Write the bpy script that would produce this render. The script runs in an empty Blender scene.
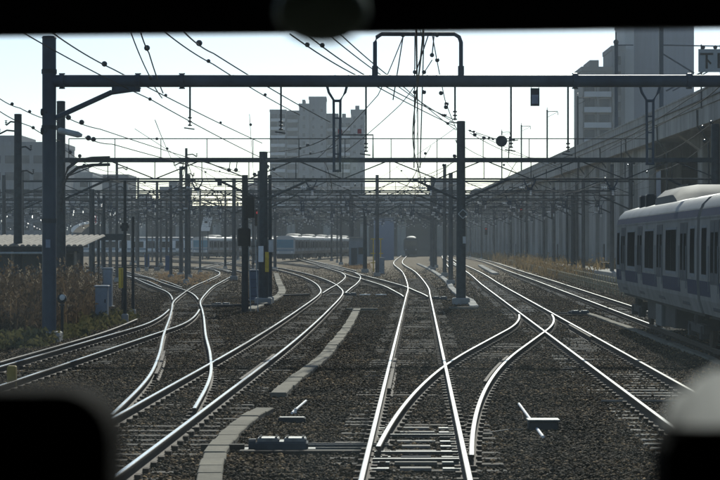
import bpy, math, random
import numpy as np
from mathutils import Vector, Matrix
random.seed(7); rng = np.random.default_rng(7)
S = bpy.context.scene
C = S.collection
R = math.radians

# ------------------------------------------------------------------ camera, sky, sun, exposure
CH, FPX, U0, V0 = 2.45, 2000.0, 360.0, 243.6        # eye height over the rail heads; photo 720x480
cam_d = bpy.data.cameras.new('camera'); cam = bpy.data.objects.new('camera', cam_d); C.objects.link(cam)
cam.location = (0, 0, CH); cam.rotation_euler = (R(90), 0, 0)
cam_d.sensor_width = 36; cam_d.lens = 36 * FPX / 720; cam_d.shift_y = 3.6 / 720
cam_d.clip_start = 0.05; cam_d.clip_end = 6000
cam_d.dof.use_dof = True; cam_d.dof.focus_distance = 75; cam_d.dof.aperture_fstop = 11
S.camera = cam
SUN_EL, SUN_AZ = 30, 6                              # degrees; azimuth from straight ahead towards the right
w = bpy.data.worlds.new('World'); S.world = w; w.use_nodes = True
wn = w.node_tree.nodes; wl = w.node_tree.links
sky = wn.new('ShaderNodeTexSky'); sky.sky_type = 'NISHITA'; sky.sun_disc = False
sky.sun_elevation = R(SUN_EL); sky.sun_rotation = R(SUN_AZ); sky.air_density = 0.7; sky.dust_density = 0.35; sky.ozone_density = 1.0
wn['Background'].inputs[1].default_value = 0.11
wl.new(sky.outputs[0], wn['Background'].inputs[0])
sd = bpy.data.lights.new('sun', 'SUN'); sun = bpy.data.objects.new('sun', sd); C.objects.link(sun)
sd.energy = 4.6; sd.angle = R(0.5); sd.color = (1.0, 0.94, 0.84)
tosun = Vector((math.sin(R(SUN_AZ)) * math.cos(R(SUN_EL)), math.cos(R(SUN_AZ)) * math.cos(R(SUN_EL)), math.sin(R(SUN_EL))))
sun.rotation_euler = tosun.to_track_quat('Z', 'Y').to_euler(); sun.location = (0, 0, 60)
S.view_settings.view_transform = 'Standard'; S.view_settings.look = 'None'
S.view_settings.exposure = 0.12; S.view_settings.gamma = 1; S.view_settings.use_curve_mapping = False
S.render.engine = 'CYCLES'
S.cycles.use_denoising = True
S.cycles.max_bounces = 6; S.cycles.diffuse_bounces = 3; S.cycles.glossy_bounces = 3; S.cycles.transparent_max_bounces = 12
S.cycles.volume_bounces = 0; S.cycles.sample_clamp_indirect = 6

# ------------------------------------------------------------------ helpers
def gp(u, v, h=0.0):                                  # photo pixel -> point on the level h
    Y = (CH - h) * FPX / (v - V0)
    return ((u - U0) * Y / FPX, Y)
def at(u, v, Y):                                      # photo pixel at a known distance
    return ((u - U0) * Y / FPX, Y, CH - (v - V0) * Y / FPX)

MATS = {}
def mat(name, col, rough=0.7, metal=0.0, var=0.25, scale=3.0, bump=0.0, bscale=30.0, island=0.0, coat=0.0, streak=0.0, spec=0.18):
    if name in MATS: return MATS[name]
    m = bpy.data.materials.new(name); m.use_nodes = True
    n, l = m.node_tree.nodes, m.node_tree.links
    b = n['Principled BSDF']; b.inputs['Roughness'].default_value = rough; b.inputs['Metallic'].default_value = metal
    b.inputs['Coat Weight'].default_value = coat; b.inputs['Specular IOR Level'].default_value = spec
    tc = n.new('ShaderNodeTexCoord')
    nz = n.new('ShaderNodeTexNoise'); nz.inputs['Scale'].default_value = scale; nz.inputs['Detail'].default_value = 6; nz.inputs['Roughness'].default_value = 0.65
    l.new(tc.outputs['Object'], nz.inputs['Vector'])
    mr = n.new('ShaderNodeMapRange'); mr.inputs['From Min'].default_value = 0.3; mr.inputs['From Max'].default_value = 0.7
    mr.inputs['To Min'].default_value = 1 - var; mr.inputs['To Max'].default_value = 1 + var
    l.new(nz.outputs['Fac'], mr.inputs['Value'])
    val = mr.outputs['Result']
    if island > 0:
        g = n.new('ShaderNodeNewGeometry'); oi = n.new('ShaderNodeObjectInfo')
        ad = n.new('ShaderNodeMath'); ad.operation = 'ADD'; l.new(g.outputs['Random Per Island'], ad.inputs[0]); l.new(oi.outputs['Random'], ad.inputs[1])
        fr = n.new('ShaderNodeMath'); fr.operation = 'FRACT'; l.new(ad.outputs[0], fr.inputs[0])
        m2 = n.new('ShaderNodeMapRange'); m2.inputs['To Min'].default_value = 1 - island; m2.inputs['To Max'].default_value = 1 + island
        l.new(fr.outputs[0], m2.inputs['Value'])
        mm = n.new('ShaderNodeMath'); mm.operation = 'MULTIPLY'; l.new(val, mm.inputs[0]); l.new(m2.outputs['Result'], mm.inputs[1]); val = mm.outputs[0]
    if streak > 0:                                    # rain streaks: noise stretched downwards
        mp = n.new('ShaderNodeMapping'); mp.inputs['Scale'].default_value = (1.3, 1.3, 0.12); l.new(tc.outputs['Object'], mp.inputs['Vector'])
        n3 = n.new('ShaderNodeTexNoise'); n3.inputs['Scale'].default_value = 1.2; n3.inputs['Detail'].default_value = 5; l.new(mp.outputs[0], n3.inputs['Vector'])
        m3 = n.new('ShaderNodeMapRange'); m3.inputs['From Min'].default_value = 0.35; m3.inputs['From Max'].default_value = 0.65; m3.inputs['To Min'].default_value = 1 - streak; m3.inputs['To Max'].default_value = 1.05
        l.new(n3.outputs['Fac'], m3.inputs['Value'])
        mm = n.new('ShaderNodeMath'); mm.operation = 'MULTIPLY'; l.new(val, mm.inputs[0]); l.new(m3.outputs['Result'], mm.inputs[1]); val = mm.outputs[0]
    mx = n.new('ShaderNodeMix'); mx.data_type = 'RGBA'; mx.blend_type = 'MULTIPLY'; mx.inputs['Factor'].default_value = 1
    mx.inputs['A'].default_value = (*col, 1); l.new(val, mx.inputs['B']); l.new(mx.outputs['Result'], b.inputs['Base Color'])
    if bump > 0:
        nb = n.new('ShaderNodeTexNoise'); nb.inputs['Scale'].default_value = bscale; nb.inputs['Detail'].default_value = 5; l.new(tc.outputs['Object'], nb.inputs['Vector'])
        bp = n.new('ShaderNodeBump'); bp.inputs['Strength'].default_value = bump; bp.inputs['Distance'].default_value = 0.03
        l.new(nb.outputs['Fac'], bp.inputs['Height']); l.new(bp.outputs[0], b.inputs['Normal'])
    MATS[name] = m
    return m

ORG = {}
class MB:
    def __init__(s): s.v = []; s.f = []; s.mi = []
    def add(s, vs, fs, mi=0):
        k = len(s.v); s.v += [tuple(p) for p in vs]
        for f in fs: s.f.append(tuple(i + k for i in f)); s.mi.append(mi)
        return s
    def box(s, x0, x1, y0, y1, z0, z1, mi=0):
        return s.add([(x0,y0,z0),(x1,y0,z0),(x1,y1,z0),(x0,y1,z0),(x0,y0,z1),(x1,y0,z1),(x1,y1,z1),(x0,y1,z1)],
                     [(3,2,1,0),(4,5,6,7),(0,1,5,4),(1,2,6,5),(2,3,7,6),(3,0,4,7)], mi)
    def cbox(s, c, sz, rz=0.0, mi=0, ch=0.0):         # centre, size, turned about z, optional chamfer
        hx, hy, hz = sz[0]/2, sz[1]/2, sz[2]/2; co, si = math.cos(rz), math.sin(rz)
        if ch <= 0:
            pts = [(-hx,-hy,-hz),(hx,-hy,-hz),(hx,hy,-hz),(-hx,hy,-hz),(-hx,-hy,hz),(hx,-hy,hz),(hx,hy,hz),(-hx,hy,hz)]
            fs = [(3,2,1,0),(4,5,6,7),(0,1,5,4),(1,2,6,5),(2,3,7,6),(3,0,4,7)]
        else:
            ring = [(-hx+ch,-hy),(hx-ch,-hy),(hx,-hy+ch),(hx,hy-ch),(hx-ch,hy),(-hx+ch,hy),(-hx,hy-ch),(-hx,-hy+ch)]
            inn = [(x*(hx-ch)/hx, y*(hy-ch)/hy) for x, y in ring]
            pts = [(x,y,-hz) for x,y in ring] + [(x,y,hz-ch) for x,y in ring] + [(x,y,hz) for x,y in inn]
            fs = [tuple(range(7,-1,-1))] + [(i,(i+1)%8,8+(i+1)%8,8+i) for i in range(8)] + [(8+i,8+(i+1)%8,16+(i+1)%8,16+i) for i in range(8)] + [tuple(range(16,24))]
        return s.add([(c[0]+x*co-y*si, c[1]+x*si+y*co, c[2]+z) for x,y,z in pts], fs, mi)
    def tube(s, p0, p1, r0, r1=None, n=8, mi=0, caps=True):
        r1 = r0 if r1 is None else r1
        a, b = Vector(p0), Vector(p1); d = (b - a)
        if d.length < 1e-6: return s
        q = d.to_track_quat('Z', 'Y'); ex, ey = q @ Vector((1,0,0)), q @ Vector((0,1,0))
        vs = []
        for p, r in ((a, r0), (b, r1)):
            for i in range(n):
                t = 2*math.pi*(i+.5)/n; vs.append(p + ex*(r*math.cos(t)) + ey*(r*math.sin(t)))
        fs = [(i,(i+1)%n,n+(i+1)%n,n+i) for i in range(n)]
        if caps: fs += [tuple(range(n-1,-1,-1)), tuple(range(n,2*n))]
        return s.add(vs, fs, mi)
    def path(s, pts, r, n=6, mi=0):                   # one continuous tube through the points
        P = [Vector(p) for p in pts]; vs = []; fs = []
        up = Vector((0.013, 0.021, 1)).normalized()
        for i, p in enumerate(P):
            d = (P[min(i+1,len(P)-1)] - P[max(i-1,0)]).normalized()
            u_ = up if abs(d.dot(up)) < 0.97 else Vector((1,0.02,0))
            ex = d.cross(u_).normalized(); ey = ex.cross(d).normalized()
            rr = r[i] if isinstance(r, (list, tuple)) else r
            for k in range(n):
                t = 2*math.pi*(k+.5)/n; vs.append(p + ex*(rr*math.cos(t)) + ey*(rr*math.sin(t)))
        for i in range(len(P)-1):
            for k in range(n): fs.append((i*n+k, i*n+(k+1)%n, (i+1)*n+(k+1)%n, (i+1)*n+k))
        fs += [tuple(range(n-1,-1,-1)), tuple(range((len(P)-1)*n, len(P)*n))]
        return s.add(vs, fs, mi)
    def ball(s, c, r, n=8, m=5, sq=(1,1,1), mi=0):
        vs = [(c[0],c[1],c[2]-r*sq[2])]; fs = []
        for j in range(1, m):
            a = -math.pi/2 + math.pi*j/m
            for i in range(n):
                t = 2*math.pi*i/n; vs.append((c[0]+r*sq[0]*math.cos(a)*math.cos(t), c[1]+r*sq[1]*math.cos(a)*math.sin(t), c[2]+r*sq[2]*math.sin(a)))
        vs.append((c[0],c[1],c[2]+r*sq[2]))
        for i in range(n): fs.append((0, 1+(i+1)%n, 1+i))
        for j in range(m-2):
            for i in range(n): fs.append((1+j*n+i, 1+j*n+(i+1)%n, 1+(j+1)*n+(i+1)%n, 1+(j+1)*n+i))
        k = len(vs)-1
        for i in range(n): fs.append((k, 1+(m-2)*n+i, 1+(m-2)*n+(i+1)%n))
        return s.add(vs, fs, mi)
    def extrude(s, prof, ax, a0, a1, mi=0):           # closed outline swept along an axis; prof gives the other two coordinates
        def P(p, a): return (a, p[0], p[1]) if ax == 'x' else (p[0], a, p[1]) if ax == 'y' else (p[0], p[1], a)
        n = len(prof); vs = [P(p, a0) for p in prof] + [P(p, a1) for p in prof]
        fs = [(i,(i+1)%n,n+(i+1)%n,n+i) for i in range(n)] + [tuple(range(n-1,-1,-1)), tuple(range(n,2*n))]
        return s.add(vs, fs, mi)
    def lathe(s, prof, p0, d, n=12, mi=0):            # prof: (along, radius)
        a = Vector(p0); q = Vector(d).to_track_quat('Z','Y'); ex, ey, ez = q @ Vector((1,0,0)), q @ Vector((0,1,0)), q @ Vector((0,0,1))
        vs = []; fs = []
        for h, r in prof:
            for i in range(n):
                t = 2*math.pi*i/n; vs.append(a + ez*h + ex*(r*math.cos(t)) + ey*(r*math.sin(t)))
        for j in range(len(prof)-1):
            for i in range(n): fs.append((j*n+i, j*n+(i+1)%n, (j+1)*n+(i+1)%n, (j+1)*n+i))
        fs += [tuple(range(n-1,-1,-1)), tuple(range((len(prof)-1)*n, len(prof)*n))]
        return s.add(vs, fs, mi)
    def mesh(s, name, mats, org=(0,0,0), smooth=False):
        me = bpy.data.meshes.new(name)
        ox, oy, oz = org
        me.from_pydata([(x-ox, y-oy, z-oz) for x, y, z in s.v], [], s.f)
        for m in (mats if isinstance(mats, (list, tuple)) else [mats]): me.materials.append(m)
        if any(s.mi): me.polygons.foreach_set('material_index', s.mi)
        if smooth:
            me.polygons.foreach_set('use_smooth', [True]*len(me.polygons))
            try: me.set_sharp_from_angle(angle=R(35))
            except Exception: pass
        me.update(); return me
    def obj(s, name, mats, parent=None, smooth=False, stuff=False):
        org = ORG[parent.name] if parent else (0,0,0)
        o = bpy.data.objects.new(name, s.mesh(name, mats, org, smooth)); C.objects.link(o)
        if parent: o.parent = parent
        ORG[o.name] = org
        if stuff: o['kind'] = 'stuff'
        return o
def tag(o, label=None, cat=None, group=None, kind=None):
    if label: o['label'] = label
    if cat: o['category'] = cat
    if group: o['group'] = group
    if kind: o['kind'] = kind
    return o
def thing(name, label, cat, loc=(0,0,0), group=None, local=False):
    o = bpy.data.objects.new(name, None); C.objects.link(o); o.location = loc; o.empty_display_size = 0.3
    ORG[o.name] = (0,0,0) if local else tuple(loc)
    return tag(o, label, cat, group)
def inst(name, me, parent, wloc, rz=0.0, scale=None):  # a piece sharing mesh data
    o = bpy.data.objects.new(name, me); C.objects.link(o); o.parent = parent
    g = ORG[parent.name]; o.location = (wloc[0]-g[0], wloc[1]-g[1], wloc[2]-g[2]); o.rotation_euler = (0,0,rz)
    if scale: o.scale = scale
    ORG[o.name] = tuple(wloc); return o
def copy_tree(o, parent=None):
    c = o.copy(); C.objects.link(c); c.parent = parent
    for ch in list(o.children): copy_tree(ch, c)
    return c

# ------------------------------------------------------------------ materials
STEEL = mat('painted_steel', (.042,.06,.085), .5, 0, .15, 4, .1, 40, streak=.25)
STEEL2 = mat('weathered_steel', (.035,.045,.052), .6, .2, .3, 5, .1, 40)
DARK = mat('dark_iron', (.03,.033,.036), .6, .3, .3, 6)
CONC = mat('concrete', (.34,.33,.30), .9, 0, .22, 1.5, .25, 20, island=.12)
CONCP = mat('concrete_pole', (.10,.105,.105), .85, 0, .2, 2, .15, 20, streak=.25)
VIAD = mat('viaduct_concrete', (.36,.35,.32), .9, 0, .16, .35, .1, 6, streak=.35)
RUST = mat('rusty_rail_side', (.05,.03,.018), .8, .2, .35, 8, .2, 40)
POLISH = mat('polished_rail_head', (.80,.79,.77), .17, 1.0, .15, 1.5)
HEADSIDE = mat('worn_head_edge', (.10,.082,.068), .6, .2, .3, 6)
WOOD = mat('sleeper_timber', (.038,.027,.018), .85, 0, .4, 7, .4, 30, island=.5)
CSLP = mat('sleeper_concrete', (.12,.11,.095), .85, 0, .3, 6, .2, 30, island=.3)
BALL = mat('insulator_glaze', (.05,.055,.06), .25, 0, .1, 5)
WIRE = mat('copper_wire', (.03,.03,.03), .7, 0, .1, 5, spec=.1)
WHITE = mat('white_paint', (.78,.78,.76), .6, 0, .1, 5)
YEL = mat('yellow_paint', (.62,.43,.05), .6, 0, .2, 6)
BLUEB = mat('blue_paint', (.05,.13,.30), .5, 0, .15, 6)
CAB_G = mat('cabinet_grey', (.24,.27,.30), .5, 0, .12, 3, streak=.2)
GLASS = mat('dark_glass', (.012,.016,.02), .06, 0, .1, 1, spec=.3)
BLACK = mat('cab_black', (.006,.006,.007), .55, 0, .2, 6)

# ------------------------------------------------------------------ ground
def ground_material():
    m = bpy.data.materials.new('ballast_ground'); m.use_nodes = True; n, l = m.node_tree.nodes, m.node_tree.links
    b = n['Principled BSDF']; b.inputs['Roughness'].default_value = .95; b.inputs['Specular IOR Level'].default_value = .1
    tc = n.new('ShaderNodeTexCoord')
    vo = n.new('ShaderNodeTexVoronoi'); vo.inputs['Scale'].default_value = 16; l.new(tc.outputs['Object'], vo.inputs['Vector'])
    nz = n.new('ShaderNodeTexNoise'); nz.inputs['Scale'].default_value = .22; nz.inputs['Detail'].default_value = 7; nz.inputs['Roughness'].default_value = .7; l.new(tc.outputs['Object'], nz.inputs['Vector'])
    cr = n.new('ShaderNodeValToRGB'); l.new(nz.outputs['Fac'], cr.inputs['Fac'])
    e = cr.color_ramp.elements; e[0].position = .32; e[0].color = (.026,.019,.012,1); e[1].position = .68; e[1].color = (.085,.06,.036,1)
    sep = n.new('ShaderNodeSeparateColor'); l.new(vo.outputs['Color'], sep.inputs[0])
    mr = n.new('ShaderNodeMapRange'); mr.inputs['To Min'].default_value = .45; mr.inputs['To Max'].default_value = 1.55; l.new(sep.outputs[0], mr.inputs['Value'])
    # sandy yard dirt beyond the ballast; sunlit lightness is mixed into its tan colour
    sx = n.new('ShaderNodeSeparateXYZ'); l.new(tc.outputs['Object'], sx.inputs[0]); n4 = n.new('ShaderNodeTexNoise'); n4.inputs['Scale'].default_value = .06; n4.inputs['Detail'].default_value = 6; n4.inputs['Roughness'].default_value = .7; l.new(tc.outputs['Object'], n4.inputs['Vector'])
    ma = n.new('ShaderNodeMath'); ma.operation = 'MULTIPLY_ADD'; l.new(n4.outputs['Fac'], ma.inputs[0]); ma.inputs[1].default_value = 130; l.new(sx.outputs['Y'], ma.inputs[2])
    m5 = n.new('ShaderNodeMapRange'); m5.interpolation_type = 'SMOOTHSTEP'; m5.inputs['From Min'].default_value = 165; m5.inputs['From Max'].default_value = 230; l.new(ma.outputs[0], m5.inputs['Value'])
    mz = n.new('ShaderNodeMix'); mz.data_type = 'RGBA'; l.new(m5.outputs['Result'], mz.inputs['Factor']); l.new(cr.outputs[0], mz.inputs['A']); mz.inputs['B'].default_value = (.20,.155,.10,1)
    mx = n.new('ShaderNodeMix'); mx.data_type = 'RGBA'; mx.blend_type = 'MULTIPLY'; mx.inputs['Factor'].default_value = 1
    l.new(mz.outputs['Result'], mx.inputs['A']); l.new(mr.outputs['Result'], mx.inputs['B']); l.new(mx.outputs['Result'], b.inputs['Base Color'])
    bp = n.new('ShaderNodeBump'); bp.inputs['Strength'].default_value = 1; bp.inputs['Distance'].default_value = .05; bp.invert = True
    l.new(vo.outputs['Distance'], bp.inputs['Height']); l.new(bp.outputs[0], b.inputs['Normal'])
    return m
GZ = -0.21
g = MB()
xs = [-900,-300,-120] + list(np.arange(-60,61,3.0)) + [120,300,900]; ys = [-300,-60] + list(np.arange(0,200,3.0)) + [210,240,300,400,600,1000,1500]
nx = len(xs)
for y in ys:
    for x in xs:
        z = GZ + (0.05*math.sin(x*.9+y*.13)*math.sin(y*.21+x*.3) if abs(x) <= 60 and 0 <= y < 200 else 0)
        g.v.append((x, y, z - .03))
for j in range(len(ys)-1):
    for i in range(nx-1): g.f.append((j*nx+i, j*nx+i+1, (j+1)*nx+i+1, (j+1)*nx+i)); g.mi.append(0)
tag(g.obj('ground', ground_material()), kind='structure')

# ------------------------------------------------------------------ tracks
def spline(pts, step=1.0):                            # pts (X, Y) -> dense smooth path
    P = np.array(pts, float); out = []
    E = np.vstack([2*P[0]-P[1], P, 2*P[-1]-P[-2]])
    for i in range(1, len(E)-2):
        p0, p1, p2, p3 = E[i-1], E[i], E[i+1], E[i+2]
        L = np.linalg.norm(p2-p1); k = max(2, int(L/step))
        d = [max(1e-3, np.linalg.norm(b-a)**.5) for a, b in ((p0,p1),(p1,p2),(p2,p3))]
        t0 = 0; t1 = d[0]; t2 = t1+d[1]; t3 = t2+d[2]
        for t in np.linspace(t1, t2, k, endpoint=False):
            A1 = (t1-t)/(t1-t0)*p0+(t-t0)/(t1-t0)*p1; A2 = (t2-t)/(t2-t1)*p1+(t-t1)/(t2-t1)*p2; A3 = (t3-t)/(t3-t2)*p2+(t-t2)/(t3-t2)*p3
            B1 = (t2-t)/(t2-t0)*A1+(t-t0)/(t2-t0)*A2; B2 = (t3-t)/(t3-t1)*A2+(t-t1)/(t3-t1)*A3
            out.append((t2-t)/(t2-t1)*B1+(t-t1)/(t2-t1)*B2)
    out.append(P[-1]); return np.array(out)
def offs(path, d):
    t = np.gradient(path, axis=0); t /= np.linalg.norm(t, axis=1)[:,None]
    return path + np.stack([t[:,1], -t[:,0]], 1)*d    # d > 0: to the right of travel
def xat(path, y): return float(np.interp(y, path[:,1], path[:,0]))
HALF = .5335 + .0325
RAIL_TOP = [(-.030,0),(.030,0)]
def rail_mesh(mb, pts, z=0.0, k=1.0):
    prof = [(-.064,-.153),(-.064,-.14),(-.010,-.118),(-.010,-.045),(-.0325,-.03),(-.0325,-.006),(-.027,-.0005),(-.021,0),(.021,0),(.027,-.0005),(.0325,-.006),(.0325,-.03),(.010,-.045),(.010,-.118),(.064,-.14),(.064,-.153)]
    n = len(prof); t = np.gradient(pts, axis=0); t /= np.linalg.norm(t, axis=1)[:,None]; nr = np.stack([t[:,1], -t[:,0]], 1)
    vs = []
    for p, q in zip(pts, nr):
        for a, h in prof: vs.append((p[0]+q[0]*a*k, p[1]+q[1]*a*k, h+z))
    b = len(mb.v); mb.v += vs
    for i in range(len(pts)-1):
        for j in range(n):
            j2 = (j+1) % n
            mb.f.append((b+i*n+j, b+(i+1)*n+j, b+(i+1)*n+j2, b+i*n+j2)); mb.mi.append(1 if j == 7 else 2 if j in (5,6,8,9) else 0)
    mb.f.append(tuple(b+i for i in range(n-1,-1,-1))); mb.mi.append(0)
    mb.f.append(tuple(b+(len(pts)-1)*n+i for i in range(n))); mb.mi.append(0)

slp = {}
for nm, L, mt in (('timber', 2.1, WOOD), ('concrete', 2.0, CSLP)):
    m_ = MB(); m_.cbox((0,0,0), (L,.21,.16), ch=.015); slp[nm] = m_.mesh('sleeper', mt)
TR = {}
def track(key, pts, label, kind='timber', y_sl=(18,120), main=None, gap=(.09,.09), step=1.0, drop=0.0, y0=None, cuts=None, skip=1.55, sp=.63, avoid=()):
    p = spline(pts, step) if not isinstance(pts, np.ndarray) else pts
    TR[key] = p
    root = thing('railway_track', label, 'railway track', (p[0][0], p[0][1], 0), 'tracks of the yard')
    for side in (-1, 1):
        r = offs(p, side*HALF)
        keep = np.ones(len(r), bool)
        if main:
            for mk in main:
                ms = offs(TR[mk], side*HALF)
                sep = np.abs(r[:,0] - np.interp(r[:,1], ms[:,1], ms[:,0]))
                inside = (r[:,1] >= ms[0,1]) & (r[:,1] <= ms[-1,1])
                keep &= ~(inside & (sep < gap[0 if side < 0 else 1]))
        idx = np.where(keep)[0]
        if len(idx) < 2: continue
        for run in np.split(idx, np.where(np.diff(idx) > 1)[0]+1):
            if len(run) < 2: continue
            mb = MB(); rail_mesh(mb, r[run], -drop); mb.obj('rail', [RUST, POLISH, HEADSIDE], root, smooth=True)
    # sleepers one by one, with the fastenings along each rail as one mesh
    seg = np.r_[0, np.cumsum(np.linalg.norm(np.diff(p, axis=0), axis=1))]
    fast = MB(); cnt = 0
    for s in np.arange(.2, seg[-1], sp):
        x = float(np.interp(s, seg, p[:,0])); y = float(np.interp(s, seg, p[:,1]))
        if not (y_sl[0] <= y <= y_sl[1]): continue
        x2 = float(np.interp(min(s+.3,seg[-1]), seg, p[:,0])); y2 = float(np.interp(min(s+.3,seg[-1]), seg, p[:,1]))
        a = math.atan2(y2-y, x2-x) - math.pi/2 if s+.3 < seg[-1] else 0
        u = U0 + x/y*FPX
        if u < -120 or u > 840: continue
        near = any(abs(x - xat(TR[k], y)) < skip for k in avoid)
        co, si = math.cos(a), math.sin(a)
        for side in (-1, 1):
            for o in (-.085, .085):
                fast.cbox((x+co*(side*HALF+o), y+si*(side*HALF+o), -.135), (.07,.11,.05), a)
        if near or cnt >= 298: continue
        cnt += 1
        inst('sleeper', slp[kind], root, (x + random.uniform(-.03,.03), y + random.uniform(-.03,.03), -.24 + random.uniform(-.012,.006)), a + random.uniform(-.015,.015))
    if fast.v: fast.obj('rail_fastening', RUST, root, stuff=True)
    return root
def line(x0, s, ya, yb, st=1.0): return np.array([(x0+s*y, y) for y in np.arange(ya, yb+.01, st)])

pA = np.vstack([line(-.036,.0295,4,96,1.0), spline([(-.036+.0295*97,97),(-.036+.0295*110,110),(4.23,172),(4.8,252),(7.77,366),(18,700)],2.0)])
tA = track('A', pA, 'railway track running straight out from under the train cab', y_sl=(17,150))
pC = np.vstack([line(4.8-.0335*28,.0335,14,120), spline([(4.8+.0335*93,121),(9.8,172),(13.6,300),(21,490),(30,700)],2.0)])
tC = track('C', pC, 'railway track with the scissor-shaped rail crossing beside the silver train\'s track', 'concrete', (17,140))
def bez(p0, p1, p2, n): return [tuple((1-t)**2*np.array(p0)+2*t*(1-t)*np.array(p1)+t*t*np.array(p2)) for t in np.linspace(0,1,n)]
def la(y): return (-.036+.0295*y, y)
def lb(y): return (2.2+.153*(y-40.3), y)
def lc(y): return (4.8+.0335*(y-28), y)
pB = np.array(bez(la(17.0), la(31.8), lb(46.6), 34)[:-1] + [lb(y) for y in np.arange(46.6,56.5,1.0)] + bez(lb(56.8), lb(65.5), lc(75.5), 20))
tB = track('B', pB, 'curved crossover track linking the straight track ahead to the next one', 'timber', (23,74), main=('A','C'), gap=(.10,.075), drop=.003, avoid=('A','C'))
pF = np.vstack([line(9.85-.039*71.6,.039,14,130), spline([(9.85+.039*59.4,131),(13.7,174),(18.2,299),(20.6,485),(21,560)],2.0)])
tF = track('F', pF, 'railway track that the silver train with blue stripes stands on', 'concrete', (30,170))
pE = spline([(-3.45,12),(-3.12,22),(-2.83,31),(-2.24,50),(-1.72,75),(-1.42,100),(-1.7,112),(-2.4,128),(-4.07,153.6),(-6.26,178.8),(-9.4,209),(-16.4,252),(-30,310)])
tE = track('E', pE, 'railway track left of the concrete trough, bending away towards the stabled trains', y_sl=(17,130))
pG = spline([(-3.12,22),(-2.97,26.5),(-3.08,31),(-3.34,37),(-3.86,44),(-4.7,53.6),(-5.8,67),(-6.4,74),(-7.35,85),(-8.3,101),(-9.05,116),(-9.75,136),(-10.7,160),(-12.1,178),(-15,197),(-22,210),(-36,222)])
tG = track('G', pG, 'snaking branch track peeling off beside the signal mast', y_sl=(22,130), main=('E',), gap=(.09,.13), drop=.003, avoid=('E',))
pD = np.array([(-6.81+.0325*(y-34.9), y) for y in np.arange(22,60,1.0)] + bez((-6.02,59.5), (-5.85,66), (-7.1,82), 18))
tD = track('D', pD, 'railway track passing in front of the reed bed and the steel gantry post', y_sl=(24,78), main=('G',), gap=(.085,.085), drop=.006, avoid=('G',))
pG2 = spline([(-6.4,74),(-7.3,84),(-8.3,94),(-9.4,103),(-12.5,122.8),(-17.6,156),(-23.5,188),(-38,245)])
tG2 = track('G2', pG2, 'branch track fanning off behind the yellow marker board', y_sl=(84,130), main=('G','D'), gap=(.1,.1), drop=.009, avoid=('G','D'))
pH = spline([la(82),la(88),(2.57,95),(2.35,104),(2.0,115.6),(1.0,134.6),(-.15,153.6),(-1.25,175.6),(-3.3,212),(-6.2,266),(-10.2,330)])
tH = track('H', pH, 'crossover track leaving the straight track towards the grey hut', y_sl=(95,150), main=('A',), gap=(.1,.1), drop=.003, avoid=('A',))
pE2 = spline([(-1.72,75),(-1.52,88),(-1.3,100),(-1.05,112),(-.8,122),(-.55,140),(-.6,156),(-1.25,175.6)])
tE2 = track('E2', pE2, 'short connecting track crossing towards the straight track', y_sl=(100,150), main=('E','H'), gap=(.1,.1), drop=.006, avoid=('E','H'))
for key, px, lab in (
    ('y1', [(236,271.5),(222,268.6),(190,266.6),(150,265.2),(95,263.8)], 'yard track curling off past the white-topped marker posts'),
    ('y2', [(262,268),(238,264.5),(205,262.5),(160,261),(100,260)], 'yard track in front of the stabled silver train\'s cab'),
    ('y3', [(325,267.5),(295,264),(262,260.5),(215,258),(150,256.5),(95,256)], 'yard track running along the row of stabled train sides'),
    ('y4', [(350,270.5),(322,263.5),(308,260.5),(300,258.5)], 'yard track leading to the blue-fronted train'),
    ('y5', [(60,268),(110,272.5),(150,279),(172,287)], 'yard track running in behind the corrugated shed'),
    ('y6', [(200,268),(230,262),(252,258.5),(268,256)], 'yard track threading between the far overhead line poles'),
    ('y7', [(455,268),(446,258),(444,252)], 'far track with rusty rails beside the diamond-plated pole')):
    pts = [gp(*q) for q in px]
    track(key, pts, lab, y_sl=(0,0), step=2.0, drop=.01, sp=5)

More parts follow.
